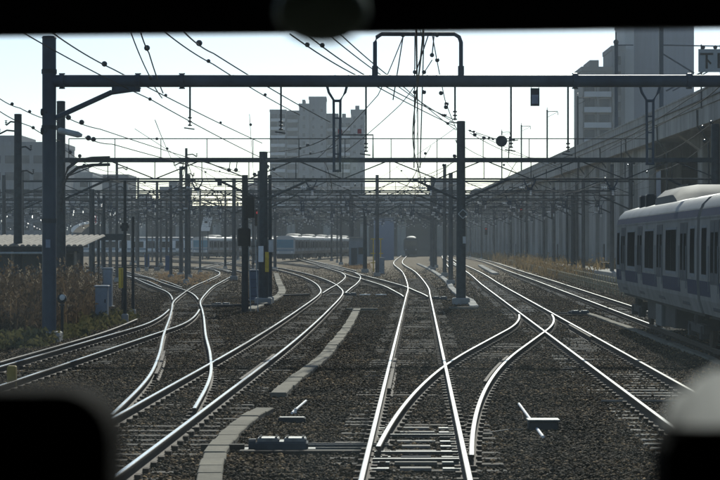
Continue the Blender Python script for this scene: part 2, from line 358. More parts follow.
# ballast stones: loose, uncountable
def stones():
    src = bpy.data.collections.new('stone_shapes')
    sm = bpy.data.materials.new('ballast_stone'); sm.use_nodes = True; n, l = sm.node_tree.nodes, sm.node_tree.links
    b = n['Principled BSDF']; b.inputs['Roughness'].default_value = .8; b.inputs['Specular IOR Level'].default_value = .06
    oi = n.new('ShaderNodeObjectInfo'); cr = n.new('ShaderNodeValToRGB'); l.new(oi.outputs['Random'], cr.inputs[0]); e = cr.color_ramp.elements
    e[0].color = (.015,.0105,.006,1); e[1].color = (.42,.33,.22,1); q = e.new(.55); q.color = (.045,.032,.018,1); q = e.new(.86); q.color = (.12,.088,.052,1)  # palest end puts the sparkle of sunlit stones into the colour
    gm_ = n.new('ShaderNodeNewGeometry'); nz = n.new('ShaderNodeTexNoise'); nz.inputs['Scale'].default_value = .55; nz.inputs['Detail'].default_value = 4; l.new(gm_.outputs['Position'], nz.inputs['Vector'])
    c2 = n.new('ShaderNodeValToRGB'); l.new(nz.outputs['Fac'], c2.inputs[0]); c2.color_ramp.elements[0].position = .35; c2.color_ramp.elements[0].color = (.56,.46,.35,1); c2.color_ramp.elements[1].position = .65; c2.color_ramp.elements[1].color = (1.35,1.06,.70,1)
    mx = n.new('ShaderNodeMix'); mx.data_type = 'RGBA'; mx.blend_type = 'MULTIPLY'; mx.inputs['Factor'].default_value = 1; l.new(cr.outputs[0], mx.inputs['A']); l.new(c2.outputs[0], mx.inputs['B']); l.new(mx.outputs['Result'], b.inputs['Base Color'])
    for k in range(6):
        mb = MB(); t = (1+5**.5)/2
        V = [(-1,t,0),(1,t,0),(-1,-t,0),(1,-t,0),(0,-1,t),(0,1,t),(0,-1,-t),(0,1,-t),(t,0,-1),(t,0,1),(-t,0,-1),(-t,0,1)]
        Fc = [(0,11,5),(0,5,1),(0,1,7),(0,7,10),(0,10,11),(1,5,9),(5,11,4),(11,10,2),(10,7,6),(7,1,8),(3,9,4),(3,4,2),(3,2,6),(3,6,8),(3,8,9),(4,9,5),(2,4,11),(6,2,10),(8,6,7),(9,8,1)]
        sx, sy, sz = random.uniform(.8,1.3), random.uniform(.7,1.1), random.uniform(.5,.8)
        mb.add([tuple(c*q*random.uniform(.75,1.2)/1.9 for c, q in zip(p, (sx,sy,sz))) for p in V], Fc)
        o = bpy.data.objects.new('ballast_stone', mb.mesh('ballast_stone', sm)); src.objects.link(o)
    P = []
    for ya, yb, dens in ((18,32,900),(32,48,560),(48,70,260),(70,100,120)):
        n_ = int(dens*(yb-ya)*(.40*(ya+yb)/2)); y = np.sqrt(rng.uniform(ya**2, yb**2, n_)); x = rng.uniform(-.2,.2,n_)*y
        P.append(np.stack([x, y], 1))
    n_ = 110000; y = 100 + 130*(1-np.sqrt(rng.uniform(0,1,n_))); P.append(np.stack([rng.uniform(-.2,.2,n_)*y, y], 1))
    P = np.vstack(P)
    # ballast lies a little higher between the tracks than inside the four-foot
    z = GZ + rng.normal(0,.012,len(P)) + .018*np.sin(P[:,0]*2.1+P[:,1]*.37)*np.sin(P[:,1]*.9-P[:,0]) + .022
    for k in ('A','B','C','D','E','F','G'):
        p = TR[k]; d = np.abs(P[:,0] - np.interp(P[:,1], p[:,1], p[:,0], left=999, right=999))
        z = np.where((d < 1.15) & (P[:,1] > 30), z + .010, z)
    me = bpy.data.meshes.new('ballast'); me.from_pydata(np.column_stack([P, z]).tolist(), [], []); o = bpy.data.objects.new('ballast', me); C.objects.link(o)
    tag(o, 'dark brown crushed stone ballast spread between and around the rails', 'ballast', kind='stuff')
    ng = bpy.data.node_groups.new('scatter_stones', 'GeometryNodeTree')
    ng.interface.new_socket('Geometry', in_out='INPUT', socket_type='NodeSocketGeometry'); ng.interface.new_socket('Geometry', in_out='OUTPUT', socket_type='NodeSocketGeometry')
    N, L = ng.nodes, ng.links
    gi, go = N.new('NodeGroupInput'), N.new('NodeGroupOutput')
    ci = N.new('GeometryNodeCollectionInfo'); ci.inputs['Collection'].default_value = src; ci.inputs['Separate Children'].default_value = True; ci.inputs['Reset Children'].default_value = True
    mp = N.new('GeometryNodeMeshToPoints'); ip = N.new('GeometryNodeInstanceOnPoints'); ip.inputs['Pick Instance'].default_value = True
    rr = N.new('FunctionNodeRandomValue'); rr.data_type = 'FLOAT_VECTOR'; rr.inputs[0].default_value = (-.7,-.7,0); rr.inputs[1].default_value = (.7,.7,6.28)
    rs = N.new('FunctionNodeRandomValue'); rs.data_type = 'FLOAT'; rs.inputs[2].default_value = .016; rs.inputs[3].default_value = .036; rs.inputs['Seed'].default_value = 4
    L.new(gi.outputs[0], mp.inputs['Mesh']); L.new(mp.outputs[0], ip.inputs['Points']); L.new(ci.outputs[0], ip.inputs['Instance'])
    L.new(rr.outputs[0], ip.inputs['Rotation']); L.new(rs.outputs[1], ip.inputs['Scale']); L.new(ip.outputs[0], go.inputs[0])
    md = o.modifiers.new('scatter', 'NODES'); md.node_group = ng
stones()
#@@PART2
# ------------------------------------------------------------------ cable troughs, point machines and small lineside gear
def ribbon(path, wid, L, z0, z1, name, root, mt, gapm=.012):
    seg = np.r_[0, np.cumsum(np.linalg.norm(np.diff(path, axis=0), axis=1))]
    n_ = max(1, int(seg[-1]/L))
    for k in range(n_):
        a, b = seg[-1]*k/n_, seg[-1]*(k+1)/n_
        p = np.array([np.interp(a, seg, path[:,0]), np.interp(a, seg, path[:,1])]); q = np.array([np.interp(b, seg, path[:,0]), np.interp(b, seg, path[:,1])])
        c = (p+q)/2; l_ = np.linalg.norm(q-p); an = math.atan2(q[1]-p[1], q[0]-p[0])
        mb = MB(); j = random.uniform(-.012,.012)
        mb.cbox((c[0]+random.uniform(-.012,.012), c[1], (z0+z1)/2+j), (l_-gapm, wid, z1-z0), an+random.uniform(-.02,.02), ch=.012); mb.obj(name, mt, root)
TROUGH = mat('trough_concrete', (.17,.15,.11), .9, 0, .25, 6, .3, 25, island=.15)
tp = [gp(u, v, -.12) for u, v in ((357,309),(347,327),(333,345),(322,358),(305,371),(288,384),(279,394))]
r0 = thing('cable_trough', 'pale concrete cable trough snaking between the straight track and its neighbour', 'cable trough', (*tp[0], -.2))
ribbon(spline(tp, .5), .28, 1.0, -.24, -.10, 'cover_slab', r0, TROUGH)
tq = [gp(u, v, -.12) for u, v in ((264,409),(250,417),(234,430),(219,447),(211,466),(207,490))]
ribbon(spline(tq, .4), .28, .7, -.24, -.10, 'cover_slab', r0, TROUGH)
a_, b_ = gp(346, 308.3, -.12), gp(378, 308.3, -.12)
ribbon(np.array([a_, b_]), .35, .8, -.24, -.105, 'cover_slab', r0, TROUGH)
r1 = thing('cable_trough', 'narrow concrete trough along the ballast edge beside the silver train', 'cable trough', (8, 60, -.2))
ribbon(spline([gp(u, v, -.12) for u, v in ((586,312.5),(620,324),(660,339),(700,354),(740,370))], .5), .22, 1.2, -.24, -.11, 'cover_slab', r1, TROUGH)
r2 = thing('cable_trough', 'broken row of pale trough slabs by the foot of the diamond-plated pole', 'cable trough', (4.3, 95, -.2))
ribbon(spline([gp(u, v, -.12) for u, v in ((418,263.5),(430,269),(441,276),(449,283),(452,288),(462,296),(470,300),(474,306))], .8), .35, 1.3, -.24, -.10, 'cover_slab', r2, CONC)
a_, b_ = gp(449, 307.3, -.12), gp(478, 307.3, -.12)
ribbon(np.array([a_, b_]), .3, .9, -.24, -.11, 'cover_slab', r2, TROUGH)
r3 = thing('cable_trough', 'weathered trough slabs between the far ends of two right-hand tracks', 'cable trough', (11, 170, -.2))
ribbon(spline([gp(u, v, -.1) for u, v in ((480,265),(487,269),(496,273.5))], 1), .5, 2.0, -.24, -.06, 'cover_slab', r3, CONC)
r4 = thing('cable_trough', 'pale ribbon of trough slabs beside the tall signal mast', 'cable trough', (-5, 100, -.2))
ribbon(spline([gp(u, v, -.1) for u, v in ((276,273),(279,282),(282,291),(276,297),(262,303),(250,309))], 1), .4, 1.5, -.24, -.1, 'cover_slab', r4, TROUGH)

def point_machine(X, Y, rz, label, rod):
    root = thing('point_machine', label, 'point machine', (X, Y, -.2), 'point machines', local=True); root.rotation_euler.z = rz
    m = MB(); m.cbox((0,0,.02), (1.0,.55,.06)); m.obj('base_plate', DARK, root)
    m = MB(); m.cbox((0,0,.10), (.66,.34,.11), ch=.025); b = m.obj('housing', STEEL2, root)
    for sx in (-1, 1):
        m = MB(); m.cbox((sx*.17,0,.175), (.28,.27,.045), ch=.015); ld = m.obj('lid', mat('worn_lid', (.16,.165,.16), .6, .3, .4, 7), b)
        for ex, ey in ((-.1,-.1),(.1,-.1),(-.1,.1),(.1,.1)): m = MB(); m.tube((sx*.17+ex,ey,.19),(sx*.17+ex,ey,.215),.018,n=6); m.obj('bolt', DARK, ld)
    m = MB(); m.tube((-.42,0,.09),(-.33,0,.09),.09,n=12); m.obj('motor_end', STEEL2, root)
    for yy in (-.3,.33): m = MB(); m.cbox((math.copysign(.42,rod),yy,.0), (1.9,.2,.13), ch=.015); m.obj('bearer', WOOD, root)
    m = MB(); m.tube((math.copysign(.3,rod),.05,.1),(rod,.05,.1),.022); m.obj('throw_rod', STEEL2, root)
    m = MB(); m.tube((math.copysign(.3,rod),-.09,.1),(rod,-.09,.1),.016); m.obj('lock_rod', STEEL2, root)
    m = MB(); m.cbox((-.75,0,.06), (.55,.12,.1)); m.obj('sleeper_end', WOOD, root)
    m = MB(); m.cbox((math.copysign(.8,rod),.0,.05), (.75,.1,.05)); m.obj('rod_cover', mat('dull_steel', (.14,.145,.14), .6, .3, .3, 6), root)
    m = MB(); m.path([(-.2,.2,.1),(-.25,.5,.04),(-.1,.9,.02),(.1,1.3,.0)], .02); m.obj('cable', DARK, root)
    return root
x_, y_ = gp(282, 445, -.1); point_machine(x_, y_, 0, 'dark point machine box with rods beside the concrete trough', 1.35)
x_, y_ = gp(566, 427, -.1)
x_, y_ = gp(222, 305, -.1); point_machine(x_, y_, .03, 'point machine lying across the snaking branch by the signal mast', -1.4)
x_, y_ = gp(350, 294.5, -.1); point_machine(x_, y_, 0, 'point machine beside the short connecting track', -1.0)
x_, y_ = gp(440, 298.5, -.1); point_machine(x_, y_, 0, 'point machine between the straight track and the diamond-plated pole', -.9)
x_, y_ = gp(580, 313, -.1); point_machine(x_, y_, 0, 'point machine at the end of the narrow trough by the silver train', -1.1)
# blades, stretcher bars and slide plates of the near points
sw = thing('switch_gear', 'stretcher bars and slide plates between the rails of the near points', 'switch gear', (.7, 25, -.15))
for y, wd in ((23.6,.09),(24.4,.07),(26.6,.06)):
    x = la(y)[0]; m = MB(); m.cbox((x, y, -.10), (1.02, wd, .03)); m.obj('stretcher_bar', DARK, sw)
for i, y in enumerate(np.arange(23.0, 28.6, .63)):
    x = la(y)[0]
    for s_ in (-1, 1):
        m = MB(); m.cbox((x+s_*.44, y, -.142), (.26,.12,.022)); m.obj('slide_plate', mat('dull_steel', (.14,.145,.14), .6, .3, .3, 6), sw)
    m = MB(); m.cbox((x, y+.06, -.146), (.5 if i % 2 else .36,.16,.03)); m.obj('packing_board', mat('pale_timber', (.22,.20,.17), .8, 0, .3, 6), sw)
def check_rail(key, ya, yb, side, label, d=.09):
    p = TR[key]; q = offs(p, side*(HALF-d)); k = (q[:,1] >= ya) & (q[:,1] <= yb)
    if k.sum() < 2: return
    m = MB(); rail_mesh(m, q[k], -.012); tag(m.obj('check_rail', [RUST, RUST, RUST], None, smooth=True), label, 'check rail', 'check rails opposite the crossings')
check_rail('A', 34, 44, -1, 'check rail inside the straight track opposite the near crossing')
check_rail('B', 35, 44, 1, 'check rail inside the curved crossover opposite the near crossing')
check_rail('C', 52, 61, 1, 'check rail inside the track next to the silver train\'s track')
check_rail('E', 36, 45, 1, 'check rail inside the track left of the concrete trough')
check_rail('G', 37, 46, -1, 'check rail inside the snaking branch track')
def rod_run(u0, v0, u1, v1, label, r=.03, h=-.12, mt=DARK, name='rod'):
    a, b = gp(u0, v0, h), gp(u1, v1, h); m = MB(); m.tube((*a, h), (*b, h), r, n=8)
    return tag(m.obj(name, mt), label, 'rod')
rod_run(203, 306.5, 269, 304.5, 'dark cable pipe lying across the snaking branch', .06, name='cable_pipe')
rod_run(280, 295.5, 309, 294.5, 'dark cable pipe by the pale trough slabs', .06, name='cable_pipe')
rod_run(519, 404, 543, 437, 'pale painted rod lying slantwise on the ballast', .022, -.15, WHITE)
rod_run(292, 413, 306, 401, 'pale painted rod leaning on the point machine cable', .02, -.13, WHITE)
rod_run(601, 401, 690, 401, 'pale rod across the track next to the silver train\'s track', .02, -.13, mat('pale_timber', (.30,.28,.24)))
x_, y_ = gp(543, 428, -.15)
jb = thing('junction_box', 'low dark junction box beside the slanting pale rod', 'junction box', (x_, y_, -.2))
m = MB(); m.cbox((x_, y_, -.13), (.42,.3,.16), ch=.02); m.obj('box_body', DARK, jb)
m = MB(); m.cbox((x_, y_, -.035), (.46,.34,.025), ch=.008); m.obj('lid', STEEL2, jb)
m = MB(); m.path([(x_-.2,y_,-.17),(x_-.5,y_-.1,-.17),(x_-.8,y_-.5,-.17),(x_-1.5,y_-.7,-.16)], .015); m.obj('cable', DARK, jb)
x_, y_ = gp(292, 418, -.1)
tb = thing('track_bond', 'low dark bond box on the ballast behind the point machine', 'junction box', (x_, y_, -.2))
m = MB(); m.cbox((x_, y_, -.13), (.4,.2,.09), ch=.02); m.obj('box_body', DARK, tb)
m = MB(); m.tube((x_+.05,y_,-.03),(x_+.05,y_,.04),.02); m.obj('post', WHITE, tb)
# loose rail left of the front left-hand track
m = MB(); pl = np.array([gp(u, v) for u, v in ((-20,365),(0,359),(60,342.5),(100,331),(120,324),(137,317))]); rail_mesh(m, spline(pl, 1.0), -.06)
tag(m.obj('spare_rail', [RUST, HEADSIDE, HEADSIDE], None, smooth=True), 'loose pale rail lying along the reed bed', 'rail')
# small white track clips far off
for i, (u, v, lab) in enumerate(((365,295,'left bootleg clip fixed near the short connecting track'),(381,295,'right bootleg clip fixed near the straight track'))):
    x, y = gp(u, v, -.15); m = MB(); m.cbox((x, y, -.13), (.55,.1,.05), .2); m.cbox((x+.02, y, -.125), (.1,.5,.05), .2)
    tag(m.obj('track_clip', WHITE), lab, 'track clip')

# ------------------------------------------------------------------ overhead line gantries
def vhanger(root, X, Y, ztop, zbot, wid=.55, r=.035):
    m = MB(); s = wid/2; zk = ztop - wid*.75
    for q in (-1, 1):
        m.path([(X+q*s, Y, ztop), (X+q*s*.8, Y, ztop-(ztop-zk)*.5), (X+q*.09, Y, zk), (X+q*.08, Y, zbot)], r, 6)
    m.tube((X-.12, Y, zk-.02), (X+.12, Y, zk-.02), r*1.1); m.tube((X-.12, Y, zbot+.03), (X+.12, Y, zbot+.03), r)
    for k in range(1, 4): zz = zk + (zbot-zk)*k/4; m.tube((X-.08, Y, zz), (X+.08, Y, zz), r*.6)
    return m.obj('drop_arm', STEEL, root)
def insul(m, p, d, L=.35, r=.075, n=4, mi=0):         # a string of insulator sheds along d
    d = Vector(d).normalized(); prof = []
    for k in range(n):
        h = L*k/n; prof += [(h, .02), (h+.02, r), (h+L/n*.45, r*.9), (h+L/n*.55, .02)]
    m.lathe(prof, p, d, 8, mi)
def dropper(root, X, Y, z0, z1, r=.028):
    m = MB(); m.tube((X, Y, z0), (X, Y, z1), r, n=6); d = m.obj('dropper_rod', STEEL2, root)
    m = MB(); insul(m, (X, Y, z1), (0,0,-1), .3, .06, 3); m.tube((X-.16, Y, z1-.3), (X+.12, Y, z1-.34), .018); m.obj('insulator', BALL, d)

# first gantry: one big tube on a round post
Y1 = 53.6
g1 = thing('overhead_gantry', 'blue-grey tubular gantry whose thick beam spans every track, post by the reeds', 'gantry', (-8.33, Y1, -.2), 'overhead line gantries')
zb = 6.81
def pole(root, X, Y, r0, r1, zt, mt=STEEL, z0=-.3, base=True, n=16):
    m = MB(); m.tube((X, Y, z0), (X, Y, zt), r0, r1, n); p = m.obj('pole', mt, root, smooth=True)
    if base:
        m = MB(); m.cbox((X, Y, z0+.22), (r0*3.4, r0*3.4, .35), ch=.04); m.obj('footing', CONC, p)
    m = MB(); m.tube((X, Y, zt), (X, Y, zt+.05), r1*1.12, r1*.9, n); m.obj('pole_cap', mt, p)
    return p
p1 = pole(g1, -8.33, Y1, .19, .185, 7.96)
m = MB()
for z_ in (3.0, 7.0, 5.5): m.tube((-8.33, Y1, z_), (-8.33, Y1, z_+.12), .205, n=16)
m.obj('clamp_band', STEEL2, p1)
m = MB(); m.cbox((-8.33, Y1-.2, 2.45), (.12,.02,.22)); m.obj('number_plate', mat('faded_plate', (.22,.26,.32), .6), p1)
pR = pole(g1, 13.6, Y1, .19, .185, 7.96)
m = MB(); m.tube((-8.33, Y1, zb), (13.6, Y1, zb), .165, n=20); bm = m.obj('beam', STEEL, g1, smooth=True)
for u in (62, 138, 182, 575, 689):
    x = at(u, 81, Y1)[0]; m = MB(); m.tube((x-.05, Y1, zb), (x+.05, Y1, zb), .215, n=20)
    for k in range(8):
        t = k*math.pi/4; m.tube((x-.08, Y1+.195*math.cos(t), zb+.195*math.sin(t)), (x+.08, Y1+.195*math.cos(t), zb+.195*math.sin(t)), .018, n=6)
    m.obj('flange', STEEL, bm)
m = MB(); m.tube(at(53,119,Y1), at(112,92,Y1), .07, n=10); m.tube(at(112,92,Y1), at(140,88,Y1), .075, n=10); m.obj('knee_brace', STEEL, g1)
m = MB(); m.cbox(at(126,88,Y1), (.75,.12,.2)); m.obj('gusset', STEEL, g1)
for u, v in ((190,124),(281,128),(366,150),(455,118),(511,146),(568,150)):
    x, _, z = at(u, v, Y1); dropper(g1, x, Y1, zb-.15, z+.2)
for u, v in ((337,172),(650,165)): x, _, z = at(u, v, Y1); vhanger(g1, x, Y1, zb-.1, z)
# hoop standing on the beam
m = MB(); xa, xb = at(375,75,Y1)[0], at(461,75,Y1)[0]; zt = at(418,34,Y1)[2]
m.path([(xa,Y1,zb+.1),(xa,Y1,zt-.22),(xa+.05,Y1,zt-.08),(xa+.18,Y1,zt),(xb-.18,Y1,zt),(xb-.05,Y1,zt-.08),(xb,Y1,zt-.22),(xb,Y1,zb+.1)], .055, 10)
hp = m.obj('hoop', STEEL, g1, smooth=True)
m = MB(); m.tube((xa,Y1,zb+.12),(xa,Y1,zb+.4),.085,n=10); m.tube((xb,Y1,zb+.12),(xb,Y1,zb+.4),.085,n=10); m.obj('hoop_foot', STEEL, hp)
# messenger hangers inside the hoop
m = MB()
for u0, v0, u1, v1 in ((415,34,414,168),(424,34,420,168),(428,36,416,72),(403,37,393,100),(434,36,432,56)):
    m.tube(at(u0,v0,Y1), at(u1,v1,Y1), .016, n=6)
hs = m.obj('hanger_stay', STEEL2, g1)
m = MB()
for u, v in ((415,72),(424,72),(432,55),(415,92),(424,92),(437,35),(403,35),(441,93),(446,107)): m.ball(at(u,v,Y1-.05), .06, 8, 6)
m.obj('insulator', BALL, hs)
x, _, z = at(535, 97, Y1)
m = MB(); m.cbox((x, Y1, z), (.24,.03,.48)); sg = m.obj('hanging_plate', STEEL2, g1)
m = MB(); m.tube((x-.1,Y1,z+.2),(x-.1,Y1,zb-.1),.008,n=5); m.tube((x+.1,Y1,z+.2),(x+.1,Y1,zb-.1),.008,n=5); m.obj('plate_wire', WIRE, sg)
m = MB(); m.cbox((x, Y1-.02, z-.06), (.18,.01,.24)); m.obj('plate_face', mat('faded_plate', (.22,.26,.32), .6), sg)
# post insulators with feeder ends
for v in (112, 131):
    x, _, z = at(43, v, Y1-.1); m = MB(); insul(m, (x+.15, Y1-.1, z), (-1,0,0), .28, .1, 2); m.obj('insulator', BALL, g1)
m = MB(); a = at(58,130,Y1-.25); b = at(82,135.5,Y1-.25); m.lathe([(0,.05),(.05,.085),(.55,.085),(.66,.04)], a, Vector(b)-Vector(a), 10); m.obj('tension_sleeve', mat('pale_sleeve', (.42,.44,.42), .5), g1)

# lattice gantries behind it
def truss(Y, X0, X1, zt, depth, poles, label, pz=None, pr=.19, rail=False, bay=1.9, mt=STEEL2, rt=.085, fine=True, hang=(), pmt=None, knees=True, sag=0.0):
    root = thing('overhead_gantry', label, 'gantry', ((X0+X1)/2, Y, -.2), 'overhead line gantries')
    for k, px in enumerate(poles): pole(root, px, Y+.05, pr*1.1, pr*.92, pz[k] if isinstance(pz, (list,tuple)) else (pz or zt+.4), pmt or CONCP, n=12)
    m = MB(); m.box(X0, X1, Y-rt, Y+rt, zt-rt, zt+rt); m.obj('top_chord', mt, root)
    m = MB(); m.tube((X0, Y, zt-depth), (X1, Y, zt-depth), .04, n=6); m.obj('bottom_chord', mt, root)
    n_ = max(2, int((X1-X0)/bay)); st = (X1-X0)/n_; far = MB()
    for k in range(n_):
        x0, x1 = X0+k*st, X0+(k+1)*st; up = k % 2
        d = MB(); d.tube((x0, Y, zt if up else zt-depth), (x1, Y, zt-depth if up else zt), .026, n=6)
        v = MB(); v.tube((x1, Y, zt), (x1, Y, zt-depth), .022, n=6)
        if fine: d.obj('diagonal', mt, root); v.obj('upright', mt, root)
        else: far.v, far.f, far.mi  # keep small pieces together when they are only a pixel wide
        if not fine:
            b = len(far.v); far.v += d.v + v.v; far.f += [tuple(i+b for i in f) for f in d.f] + [tuple(i+b+len(d.v) for i in f) for f in v.f]; far.mi += d.mi + v.mi
    if far.v: far.obj('lattice', mt, root)
    if knees:
        for px in poles:
            for q in (-1, 1):
                if X0 < px+q*2.1 < X1:
                    m = MB(); m.tube((px, Y, zt-depth-.95), (px+q*2.1, Y, zt-depth), .05, n=6); m.obj('knee_brace', mt, root)
    if rail:
        m = MB(); ra, rb = X0+.35, X1-3.1; m.tube((ra,Y,zt+.93),(rb,Y,zt+.93),.022,n=6); hr = m.obj('handrail', mt, root)
        for x in np.arange(ra, rb+.01, 2.0): m = MB(); m.tube((x,Y,zt+.05),(x,Y,zt+.93),.02,n=6); m.obj('handrail_post', mt, root)
    for hx, hz in hang:
        vhanger(root, hx, Y, zt-depth, zt-depth-hz, .5, .03)
        m = MB(); z = zt-depth-hz
        m.tube((hx-.9, Y, z+.15), (hx+.2, Y, z+.05), .02, n=6); m.tube((hx-.6, Y, z-.1), (hx, Y, z+.25), .014, n=6); m.obj('registration_arm', mt, root)
        m = MB(); insul(m, (hx-.2, Y, z+.1), (-1,0,.05), .3, .07, 3); insul(m, (hx+.05, Y, z), (0,0,-1), .25, .06, 3); m.obj('insulator', mat('pale_insulator', (.6,.61,.61), .2, spec=.6), root)  # pale base colour paints white glints onto these insulators
    return root
def tx(k, y): return xat(TR[k], y)
Y2 = 86.9
g2 = truss(Y2, -13.0, 15.6, 6.08, .82, (-13.0,-4.2,4.39,15.45), 'lattice gantry with a thin handrail walkway along its long top beam', pz=(8.6,6.4,7.73,7.6), pr=.2, rail=True, bay=1.95, rt=.10, pmt=STEEL2,
           hang=((tx('A',Y2)+.5,.5),(tx('C',Y2)+.6,.5),(tx('F',Y2)+.5,.5),(tx('E',Y2)-.6,.5),(tx('G',Y2)+.4,.5)))
for dv, lab in ((0,'cable_bend'),(7,'cable_bend')):
    m = MB(); m.path([at(u, v+dv, Y2-.15) for u, v in ((61,205),(63,182),(68,168),(78,160.5),(92,158),(110,157.5))], .07, 8); m.obj(lab, DARK, g2, smooth=True)
for u in (182.5, 229, 236): x, _, z = at(u, 168 if u < 200 else 170, Y2-.2); m = MB(); m.ball((x, Y2-.2, z), .09, 10, 7); m.tube((x, Y2-.2, z), (x+.05, Y2, z+.45), .02, n=6); m.obj('insulator', BALL, g2)
x, _, z = at(219.5, 182, Y2-.2); m = MB(); m.cbox((x, Y2-.1, z), (.2,.05,.33)); m.obj('hanging_plate', STEEL2, g2)
# red-plated frame standing on that gantry
m = MB(); xa, xb = at(338,135,Y2)[0], at(373,135,Y2)[0]; za = at(338,135,Y2)[2]
m.path([(xa,Y2-.1,6.1),(xa,Y2-.1,za),(xb,Y2-.1,za),(xb,Y2-.1,6.1)], .035, 8); rf = m.obj('marker_frame', STEEL2, g2)
for u in (340, 359.5):
    x, _, z = at(u, 131.5, Y2); m = MB(); m.cbox((x, Y2-.15, z), (.17,.05,.2), ch=.01); m.obj('red_plate', mat('faded_red', (.45,.10,.10), .6), rf)
# diamond plate and number plates on its pole
x, _, z = at(463, 214, Y2-.3); dp = MB(); dp.add([(x-.2,Y2-.27,z),(x,Y2-.27,z-.2),(x+.2,Y2-.27,z),(x,Y2-.27,z+.2),(x-.2,Y2-.24,z),(x,Y2-.24,z-.2),(x+.2,Y2-.24,z),(x,Y2-.24,z+.2)], [(0,1,2,3),(7,6,5,4),(0,4,5,1),(1,5,6,2),(2,6,7,3),(3,7,4,0)])
dpl = dp.obj('diamond_plate', DARK, g2)
m = MB()
for a, b in (((-.2,0),(0,-.2)),((0,-.2),(.2,0)),((.2,0),(0,.2)),((0,.2),(-.2,0))): m.tube((x+a[0],Y2-.28,z+a[1]), (x+b[0],Y2-.28,z+b[1]), .018, n=6)
m.obj('plate_border', mat('faded_white', (.5,.5,.48), .6), dpl)
x, _, z = at(464, 240, Y2); m = MB(); m.cbox((x, Y2-.24, z), (.13,.02,.3)); m.obj('number_plate', mat('faded_white', (.5,.5,.48), .6), g2)
# round balancer disc hung beside the gantry
x, _, z = at(501.5, 141, Y2); td = thing('tension_disc', 'round dark tension wheel hung in the wires above the lattice gantry', 'wheel', (x, Y2, z))
m = MB(); m.lathe([(0,.05),(.005,.23),(.06,.25),(.10,.25),(.155,.23),(.16,.05)], (x, Y2-.08, z), (0,1,0), 24); m.obj('rim', STEEL2, td, smooth=True)
m = MB(); m.tube(at(468,130,Y2), at(496,139,Y2), .015, n=6); m.tube(at(507,141,Y2), at(518,140,Y2), .02, n=6); m.tube((x+.3,Y2,z-.9),(x+.35,Y2,z+.2),.025,n=6); m.obj('tension_wire', WIRE, td)
m = MB(); [m.ball(at(u,v,Y2), .055) for u, v in ((470,130.5),(474,131.5),(489,138),(493,139),(514,140))]; m.obj('insulator', BALL, td)

for (Y, X0, X1, zt, dep, poles, pz, lab, fine) in (
    (130, -22, 17.8, 6.5, .9, (-22,-6.2,5.9,17.6), (7.2,7.0,7.0,8.0), 'lattice gantry behind the handrailed one, reaching over to the viaduct wall', True),
    (163, -31, 19.5, 6.6, .9, (-31,-14.6,1.4,6.9,18.2), (7.3,8.7,8.0,8.9,7.6), 'lattice gantry held up by the tallest pale concrete poles', True),
    (200, -40, 20.5, 6.8, 1.0, (-40,-20.3,-8.5,7.3,19.4), (8,8.6,7.6,9.0,8), 'lattice gantry beyond the grey hut with dense drop arms', False),
    (246, -52, 21, 7.0, 1.0, (-52,-24.5,-12.5,-1.2,9.2,20.5), 8.6, 'lattice gantry in front of the stabled trains', False),
    (310, -66, 21, 7.2, 1.1, (-66,-46,-19,-4.4,11,20.8), 8.8, 'hazy lattice gantry above the blue-fronted train', False),
    (380, -90, 21.5, 7.4, 1.1, (-90,-60,-36,-15,3,13.5,21), 9.0, 'last hazy lattice gantry in front of the crossing viaduct', False),
    (146, -26, 18.6, 6.3, .7, (-26,-9.2,18.4), (7.4,7.2,8.2), 'lattice gantry just short of the tallest pale poles, on three posts', True),
    (181, -36, 20, 6.5, .8, (-36,-22.6,19.6), (7.8,8.4,8.0), 'lattice gantry with the shallow beam just past the tallest pale poles', False),
    (222, -46, 20.8, 6.6, .8, (-46,-29,-10.4,8.4,20.4), 8.2, 'lattice gantry on five posts past the grey hut', False),
    (277, -60, 21, 6.9, .9, (-60,-31,-14.5,10.2,20.9), 8.6, 'hazy lattice gantry on five posts before the blue-fronted train', False),
    (345, -80, 21, 7.2, 1.0, (-80,-50,-21,-7,12.3,21), 9.0, 'hazy lattice gantry over the roofs of the stabled trains', False)):
    hang = [(X0+2.5+k*2.7+random.uniform(-.8,.8), random.uniform(.4,1.1)) for k in range(int((X1-X0)/2.7))]
    truss(Y, X0, X1, zt, dep, poles, lab, pz=pz, pr=.15, bay=2.2 if fine else 2.6, fine=fine, hang=hang, rt=.06 if Y < 150 else .05)

# free-standing poles
def lone_pole(u, vb, vt, label, r=.14, mt=CONCP, arms=(), Yset=None):
    if Yset: Y = Yset; X = (u-U0)*Y/FPX
    else: X, Y = gp(u, vb, -.15)
    zt = CH-(vt-V0)*Y/FPX
    root = thing('line_pole', label, 'pole', (X, Y, -.2), 'free-standing line poles')
    pole(root, X, Y, r*1.1, r*.85, zt, mt, n=12)
    for z, dx in arms:
        m = MB(); m.path([(X, Y, zt-z), (X+dx*.6, Y, zt-z+.05), (X+dx, Y, zt-z-.12)], .04, 6); m.obj('cross_arm', STEEL2, root)
        m = MB(); insul(m, (X+dx, Y, zt-z-.1), (0,0,1), .25, .07, 3); m.obj('insulator', BALL, root)
    return root
lone_pole(18, 0, 115, 'dark concrete pole with bent arms standing behind the corrugated shed', .2, STEEL2, ((.35,-.55),(.75,-.85),(1.5,.6),(2.6,.7)), Yset=92)
lone_pole(125, 321, 182, 'slim dark pole carrying the yellow marker board', .06, DARK)
lone_pole(133, 316, 218, 'short dark pole with a small box beside the yellow board', .055, DARK)
lone_pole(432, 268, 178, 'pale concrete pole with rounded top near the far straight track', .2, CONCP)
lone_pole(341, 264, 190, 'thin far pole left of the grey hut', .15, CONCP)
lone_pole(573, 0, 195, 'steel pole close in front of the panelled viaduct wall', .2, STEEL2, Yset=176)
lone_pole(567, 0, 200, 'slender steel pole beside the panelled viaduct wall', .13, STEEL2, Yset=190)
